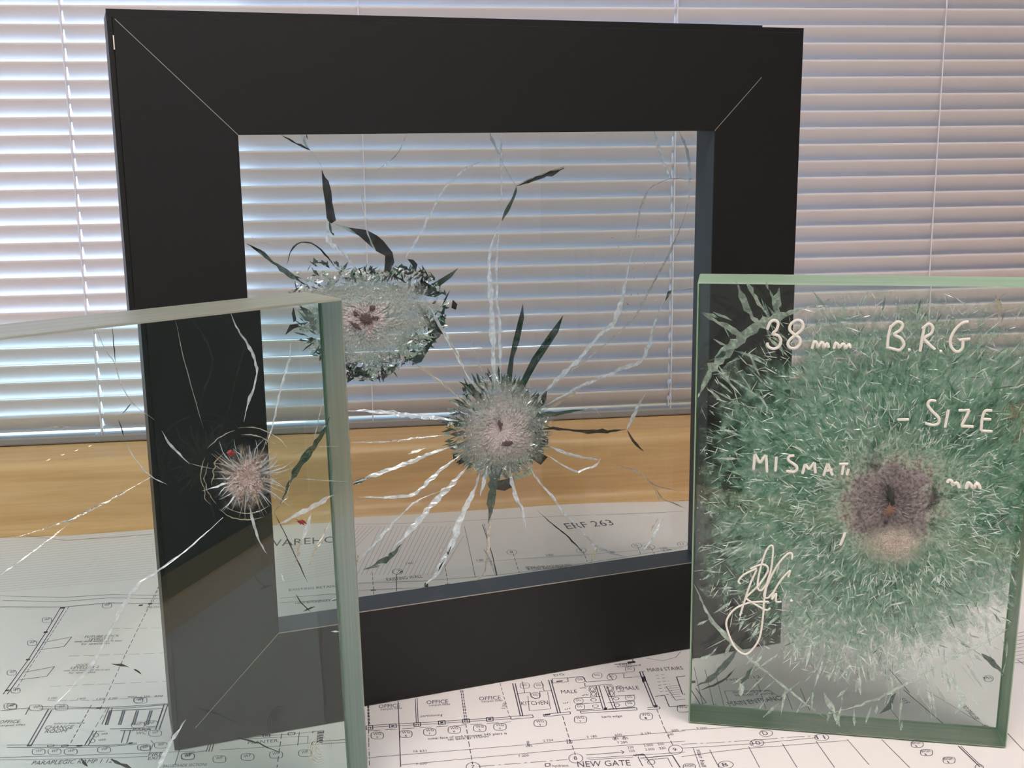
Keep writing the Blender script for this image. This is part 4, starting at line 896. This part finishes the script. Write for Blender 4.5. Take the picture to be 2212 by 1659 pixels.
# right-hand part
for c, rx, s in (((1655, 1585), 14, 'D'), ((1635, 1606), 15, '10'), ((1775, 1594), 15, '11'), ((1568, 1653), 16, 'B')):
    loop(c, rx, rx * .5); text(s, (c[0] - (6 if len(s) == 1 else 9), c[1] + 4), (c[0] + (6 if len(s) == 1 else 9), c[1] + 3.4), 8)
Ln(r_, [(0, 1510), (180, 1502), (520, 1480), (690, 1465), (860, 1455)], .4, dash=(9, 2, 1.5, 2)); Ln(r_, [(0, 1535), (440, 1508), (530, 1500), (860, 1468)], .35); Ln(r_, [(0, 1590), (210, 1560), (430, 1535), (640, 1520), (860, 1502), (1070, 1485)], .35); Ln(r_, [(0, 1420), (280, 1405), (430, 1395)], .35)
T(r_, '9 000', 100, 1416, 165, 1412, 14)
for x, y, x2, y2 in ((430, 1525, 500, 1659), (645, 1505, 740, 1659), (860, 1490, 980, 1659), (1060, 1478, 1200, 1640), (1280, 1478, 1460, 1659), (2050, 1400, 2200, 1560)): Ln(r_, [(x, y), (x2, y2)], .4)
Ln(r_, [(1770, 1520), (1910, 1655)], .7); Ln(r_, [(1785, 1520), (1925, 1655)], .5); Ln(r_, [(1480, 1400), (1560, 1480)], .3); loop(r_(1905, 1657), 9, 6)
for x, y in ((1508, 1510), (1568, 1563), (1712, 1612), (50, 1656)): loop(r_(x, y), 13, 7, sq=.6); T(r_, 'WGH', x - 30, y + 2, x + 30, y - 3, 15); T(r_, '1', x - 4, y + 18, x + 4, y + 17, 11)
T(r_, 'stair hall', 95, 1545, 130, 1655, 16); Ln(r_, [(180, 1545), (240, 1659)], .4); Ln(r_, [(75, 1535), (120, 1659)], .4)
for k in range(9): Ln(r_, [(2150 - k * 4, 800 + k * 24), (2192, 790 + k * 24)], .35)
Ln(r_, [(2192, 1000), (2150, 970)], .5)
# seen through the green block
T(r_, 'MAIN ENTRANCE', 312, 1268, 668, 1226, 28, DRt); Ln(r_, [(275, 1170), (560, 1165), (650, 1220), (300, 1238), (275, 1170)], .4, DRt); T(r_, 'stone paving pattern', 330, 1185, 565, 1172, 14, DRt); T(r_, 'to detail drawing', 345, 1203, 590, 1190, 14, DRt); T(r_, 'ramp 1:12', 290, 1105, 510, 1085, 16, DRt)
Ln(r_, [(1420, 1160), (1700, 1400)], .6, DRt); Ln(r_, [(1300, 1240), (1390, 1350)], .35, DRt); Ln(r_, [(1560, 1160), (1990, 1420)], .3, DRt); Ln(r_, [(1330, 1030), (1460, 1180)], .5, DRt); Ln(r_, [(1760, 830), (2060, 1040)], .4, DRt)
T(r_, 'SETTING OUT', 1910, 1350, 1810, 1250, 16, DRt); T(r_, '585', 1990, 1415, 1950, 1385, 16, DRt); T(r_, 'S15', 1465, 1245, 1425, 1215, 16, DRt); loop(r_(1965, 1090), 10, 7, DRt); T(r_, 'M1', 1945, 1095, 1990, 1090, 14, DRt)
for x in (80, 150, 215, 480, 650, 760): Ln(r_, [(x, 1000 + x * .2), (x + 60, 1270 + x * .03)], .35, DRt)
quadfill([r_(66, 1120), r_(90, 1118), r_(88, 1102), r_(66, 1104)], DRt); Ln(r_, [(60, 1160), (130, 1270)], .6, DRt); Ln(r_, [(90, 1150), (160, 1245), (130, 1250)], .5, DRt); T(r_, 'WG', 190, 1272, 235, 1266, 14, DRt)
# behind the framed pane
T(m_, 'ERF 263', 1440, 132, 1742, 106, 36); T(m_, 'EXISTING WALL', 285, 466, 515, 442, 20); T(m_, 'STONE STAIR: FACE BRICK PIERS', 1175, 384, 1470, 368, 12); T(m_, '& STEEL BALUSTRADE', 1185, 394, 1440, 380, 12)
for (x, y), n in (((1083, 280), '8'), ((1527, 268), '9'), ((1882, 238), '10'), ((1965, 248), 'D'), ((2175, 228), '11')): loop(m_(x, y), 11, 5); T(m_, n, x - 10, y + 7, x + 10, y + 6, 15)
for x, y, x2, y2 in ((1092, 290, 1130, 410), (1540, 275, 1565, 340), (1890, 248, 1910, 300), (1975, 255, 2000, 300), (100, 300, 60, 560), (190, 410, 200, 560), (650, 330, 675, 490)): Ln(m_, [(x, y), (x2, y2)], .45, dash=(7, 3))
Ln(m_, [(895, 105), (960, 300), (985, 430)], .7); Ln(m_, [(905, 100), (990, 425)], .4); Ln(m_, [(80, 105), (600, 90), (1100, 70), (1800, 40), (2180, 20)], .45); Ln(m_, [(780, 115), (850, 440)], .4); Ln(m_, [(70, 480), (500, 465), (860, 438), (1100, 415), (1500, 360), (2180, 250)], .5); Ln(m_, [(70, 525), (500, 508), (860, 470)], .5)
Ln(m_, [(860, 345), (1100, 325), (1500, 300), (2180, 245)], .35)
quadfill([m_(180, 528), m_(215, 526), m_(212, 520), m_(178, 522)]); quadfill([m_(660, 490), m_(695, 488), m_(690, 482), m_(656, 484)])
loop(m_(352, 405), 11, 6, w=.6); quadfill([m_(345, 425), m_(388, 404), m_(340, 390), m_(372, 404)]); Ln(m_, [(345, 420), (345, 530)], .6); T(m_, '7 200', 860, 340, 905, 335, 12); T(m_, '3 850', 1305, 306, 1352, 302, 12); T(m_, '2 350', 2035, 262, 2080, 258, 12); T(m_, '18 400', 2050, 275, 2110, 270, 12); T(m_, '3 850', 1705, 288, 1745, 284, 12); T(m_, '3 850', 405, 360, 455, 355, 12)
for k in range(26):                                   # hatching
    x = 75 + k * 28; Ln(m_, [(max(75, x - 150), 130 + min(300, (x - 75) * .9) if x < 225 else 400 - (k % 3)), (x, 115)] if x < 225 else [(x - 150, 425), (x, 115 + (x > 760) * 60)], .3, faint=True)
# seen through the pale block
T(g_, 'WAREHOUSE', 1690, 248, 2330, 205, 38, DL); T(g_, 'EXISTING RETAINING WALL', 1850, 530, 2330, 488, 14, DL); T(g_, 'NEW BOUNDARY WALL', 1890, 614, 2200, 588, 12, DL)
for k in range(24): Ln(g_, [(-20, 190 + k * 15), (990, 165 + k * 15 - 70)], .28, DL, faint=True)
for k in range(14): Ln(g_, [(1770, 260 + k * 17), (2150, 235 + k * 17 - 40)], .28, DL, faint=True)
Ln(g_, [(0, 175), (200, 180), (420, 205), (700, 190), (985, 175)], .5, DL); Ln(g_, [(0, 560), (400, 570), (700, 552), (1040, 556)], .5, DL); Ln(g_, [(20, 590), (400, 596), (700, 572), (1045, 578)], .5, DL); Ln(g_, [(0, 630), (400, 632), (700, 604), (1045, 610)], .7, DL); Ln(g_, [(1790, 575), (2160, 545)], .6, DL); Ln(g_, [(1790, 605), (2160, 580)], .5, DL)
for dx in (0, 26): Ln(g_, [(390 + dx, 632), (295 + dx, 790), (180 + dx, 970), (20 + dx, 1190)], .6, DL)
Ln(g_, [(440, 630), (75 + 20, 1170)], .35, DL, dash=(5, 2)); Ln(g_, [(1030, 470), (800, 940), (640, 1290)], .45, DL, dash=(6, 3)); Ln(g_, [(980, 600), (1030, 470)], .4, DL, dash=(6, 3))
for x, y in ((398, 636), (292, 792), (178, 968), (45, 1165), (960, 610), (900, 620), (632, 1278), (835, 1503), (512, 1520)): quadfill([g_(x - 14, y + 6), g_(x + 12, y + 4), g_(x + 16, y - 6), g_(x - 10, y - 4)], DL)
for y in (860, 1050): Ln(g_, [(270 - (y - 860) * .6, y), (460 - (y - 860) * .58, y - 38), (410 - (y - 860) * .58, y + 25), (235 - (y - 860) * .6, y + 48)], .5, DL)
T(g_, 'FUTURE DOCK', 540, 830, 760, 822, 14, DL); T(g_, 'LEVELLER 1', 565, 846, 715, 840, 14, DL); T(g_, 'note: dock leveller to fit later', 475, 858, 780, 852, 11, DL); T(g_, 'by specialist', 520, 874, 700, 868, 11, DL)
T(g_, 'DOCK', 485, 1012, 560, 1008, 14, DL); T(g_, 'LEVELLER 2', 450, 1028, 630, 1022, 14, DL); T(g_, 'note: dock leveller pit size to suit', 405, 1044, 700, 1036, 11, DL); T(g_, 'by specialist', 440, 1058, 610, 1054, 11, DL); T(g_, 'STEEL COLUMN', 935, 640, 1045, 634, 11, DL)
for x, y in ((685, 622), (300, 715), (205, 862), (75, 1052), (100, 1166), (75, 1266), (885, 1228), (930, 1535)): loop(g_(x, y), 10, 5.5, DL, sq=.6); T(g_, 'WP', x - 18, y + 4, x + 18, y, 14, DL)
for x0, y0, x1, y1 in ((700, 770, 1060, 765), (440, 945, 1090, 925), (320, 1140, 1110, 1105)): Ln(g_, [(x0, y0), (x1, y1)], .3, DL, dash=(7, 3))
T(a_, 'CHANGE', 500, 1035, 820, 1028, 38, DL); T(a_, 'ROOM', 505, 1078, 745, 1070, 38, DL); T(a_, 'PARA', 1505, 1060, 1715, 1048, 34, DL); T(a_, 'WC', 1540, 1095, 1660, 1090, 30, DL); T(a_, 'PARAPLEGIC RAMP 1 12', 355, 1440, 1270, 1415, 44, DL); T(a_, 'OFFICE', -20, 970, 215, 962, 34, DL); T(a_, 'carpet tiles', -20, 1005, 285, 990, 22, DL)
T(a_, 'FIRE', 1685, 1342, 1840, 1335, 34, DL); T(a_, 'EXIT', 1680, 1385, 1835, 1375, 34, DL); T(a_, 'BALUSTRADE SECTIONS', 1850, 1469, 2350, 1450, 30, DL); T(a_, 'lockers to detail below', 610, 980, 960, 972, 20, DL)
for x, y in ((440, 1290), (620, 1288), (805, 1290), (1185, 1270), (1640, 1240), (1830, 1215), (2140, 1342), (120, 775), (410, 790), (700, 785), (1600, 705), (1570, 985), (1720, 970), (1765, 1080)): loop(a_(x, y), 14, 6.5, DL, sq=.6); T(a_, 'WP', x - 36, y + 10, x + 36, y + 2, 30, DL)
for s, x, y in (('3 350', 540, 695), ('3 850', 870, 700), ('150', 1095, 702), ('2 200', 1235, 695), ('900', 1450, 680), ('1 350', 1600, 675), ('470', 1750, 668)): T(a_, s, x, y, x + 100, y - 6, 20, DL)
Ln(a_, [(540, 705), (1100, 705), (1960, 655)], .3, DL, dash=(5, 2))
Ln(a_, [(450, 775), (1130, 790), (1500, 770), (1935, 740)], .6, DL); Ln(a_, [(440, 805), (1120, 800), (1500, 790), (1925, 750)], .6, DL); quadfill([a_(1095, 798), a_(1160, 794), a_(1160, 784), a_(1095, 788)], DL)
for dx in (0, 40): Ln(a_, [(555 + dx, 800), (310 + dx, 1228)], .8, DL); Ln(a_, [(1870 + dx, 750), (1770 + dx, 1040)], .8, DL); Ln(a_, [(1280 - dx, 790), (1200 - dx, 980)], .6, DL); Ln(a_, [(1060 + dx, 1060), (965 + dx, 1215)], .7, DL); Ln(a_, [(1420 + dx * 1.6, 1050), (1380 + dx * 1.6, 1190)], .7, DL)
Ln(a_, [(330, 790), (10, 825)], .6, DL); Ln(a_, [(330, 790), (290, 870)], .6, DL); Ln(a_, [(1250, 822), (1850, 800), (1800, 950)], .7, DL)
for x in (1250, 1400, 1555, 1710): Ln(a_, [(x, 820), (x - 50, 985)], .9, DL); Ln(a_, [(x + 22, 820), (x - 28, 985)], .9, DL)
Ln(a_, [(1250, 1030), (1770, 1020)], .6, DL); Ln(a_, [(1370, 1050), (1720, 1040)], .6, DL); Ln(a_, [(1040, 1058), (1190, 1055)], .6, DL); loop(a_(1090, 1100), 6, 4, DL); loop(a_(1050, 1165), 6, 4, DL); T(a_, 'whb', 1150, 1098, 1225, 1092, 20, DL); T(a_, 'whb', 1115, 1168, 1205, 1160, 20, DL)
Ln(a_, [(80, 1215), (440, 1212), (900, 1222), (1260, 1215), (1560, 1190)], .5, DL); Ln(a_, [(80, 1240), (440, 1240), (900, 1240), (1160, 1236), (1560, 1205)], .5, DL); Ln(a_, [(0, 1355), (800, 1335), (1500, 1310), (2212, 1285)], .4, DL); Ln(a_, [(0, 1385), (900, 1370), (1690, 1345)], .35, DL)
for x in (310, 540, 700, 870): quadfill([a_(x, 1230), a_(x + 44, 1228), a_(x + 40, 1214), a_(x, 1216)], DL) if x in (310, 870) else Ln(a_, [(x, 1234), (x + 70, 1230), (x + 76, 1212), (x + 6, 1214), (x, 1234)], .5, DL)
Ln(a_, [(1990, 985), (1950, 1140)], .7, DL); Ln(a_, [(2020, 985), (1985, 1130)], .5, DL); Ln(a_, [(1720, 1160), (1745, 1195), (1700, 1305)], .4, DL); Ln(a_, [(2080, 1150), (1990, 1440)], .4, DL); Ln(a_, [(1220, 790), (960, 1215)], .35, DL, dash=(6, 3)); Ln(a_, [(1040, 760), (800, 1200)], .5, DL, dash=(4, 2))
T(b_, 'PLANTER', 712, 1205, 1055, 1180, 34, DL)
for x, y in ((390, 1375), (710, 1350), (1035, 1325), (1365, 1308), (30, 1345)): loop(b_(x, y), 14, 7.5, DL, sq=.6); T(b_, 'WP', x - 40, y + 8, x + 40, y - 4, 34, DL)
Ln(b_, [(680, 1135), (890, 1110), (1260, 1085), (1480, 1060)], .4, DL); Ln(b_, [(400, 1270), (1000, 1232), (1430, 1190)], .4, DL); Ln(b_, [(660, 1145), (1400, 1112), (1395, 1190)], .35, DL); Ln(b_, [(1100, 1085), (1075, 1250), (1045, 1469)], .5, DL, dash=(6, 3)); Ln(b_, [(1300, 1065), (1280, 1220)], .5, DL)
for x, y in ((925, 1108), (1210, 1085)): Ln(b_, [(x - 38, y - 12), (x + 38, y - 16), (x + 36, y + 12), (x - 38, y + 16), (x - 38, y - 12)], .6, DL)
quadfill([b_(908, 1114), b_(940, 1112), b_(940, 1102), b_(908, 1104)], DL)
for x in (1515, 1535, 1552, 1570): Ln(b_, [(x, 1062), (x - 12, 1185)], .8, DL)
Ln(b_, [(1450, 1080), (1450, 1060), (1575, 1050), (1575, 1075)], .6, DL); quadfill([b_(1525, 1190), b_(1560, 1188), b_(1562, 1156), b_(1530, 1158)], DL); Ln(b_, [(1440, 1210), (1445, 1180), (1870, 1148)], .6, DL); Ln(b_, [(1440, 1210), (1880, 1180)], .6, DL); Ln(b_, [(0, 1310), (60, 1305), (245, 1278)], .6, DL)
for dx in (0, 28, 60): Ln(b_, [(265 + dx, 1215 - dx * .2), (240 + dx, 1290)], .6, DL)
bpy.data.objects.remove(_to); bpy.data.curves.remove(_cu)
for nm, mb in ink.items():
    o = obj(nm, mb.mesh(nm), plan, M_INKLIGHT if nm.endswith('faint') else M_INK)
    if nm.endswith('faint'): o.name = 'printed_hatching'
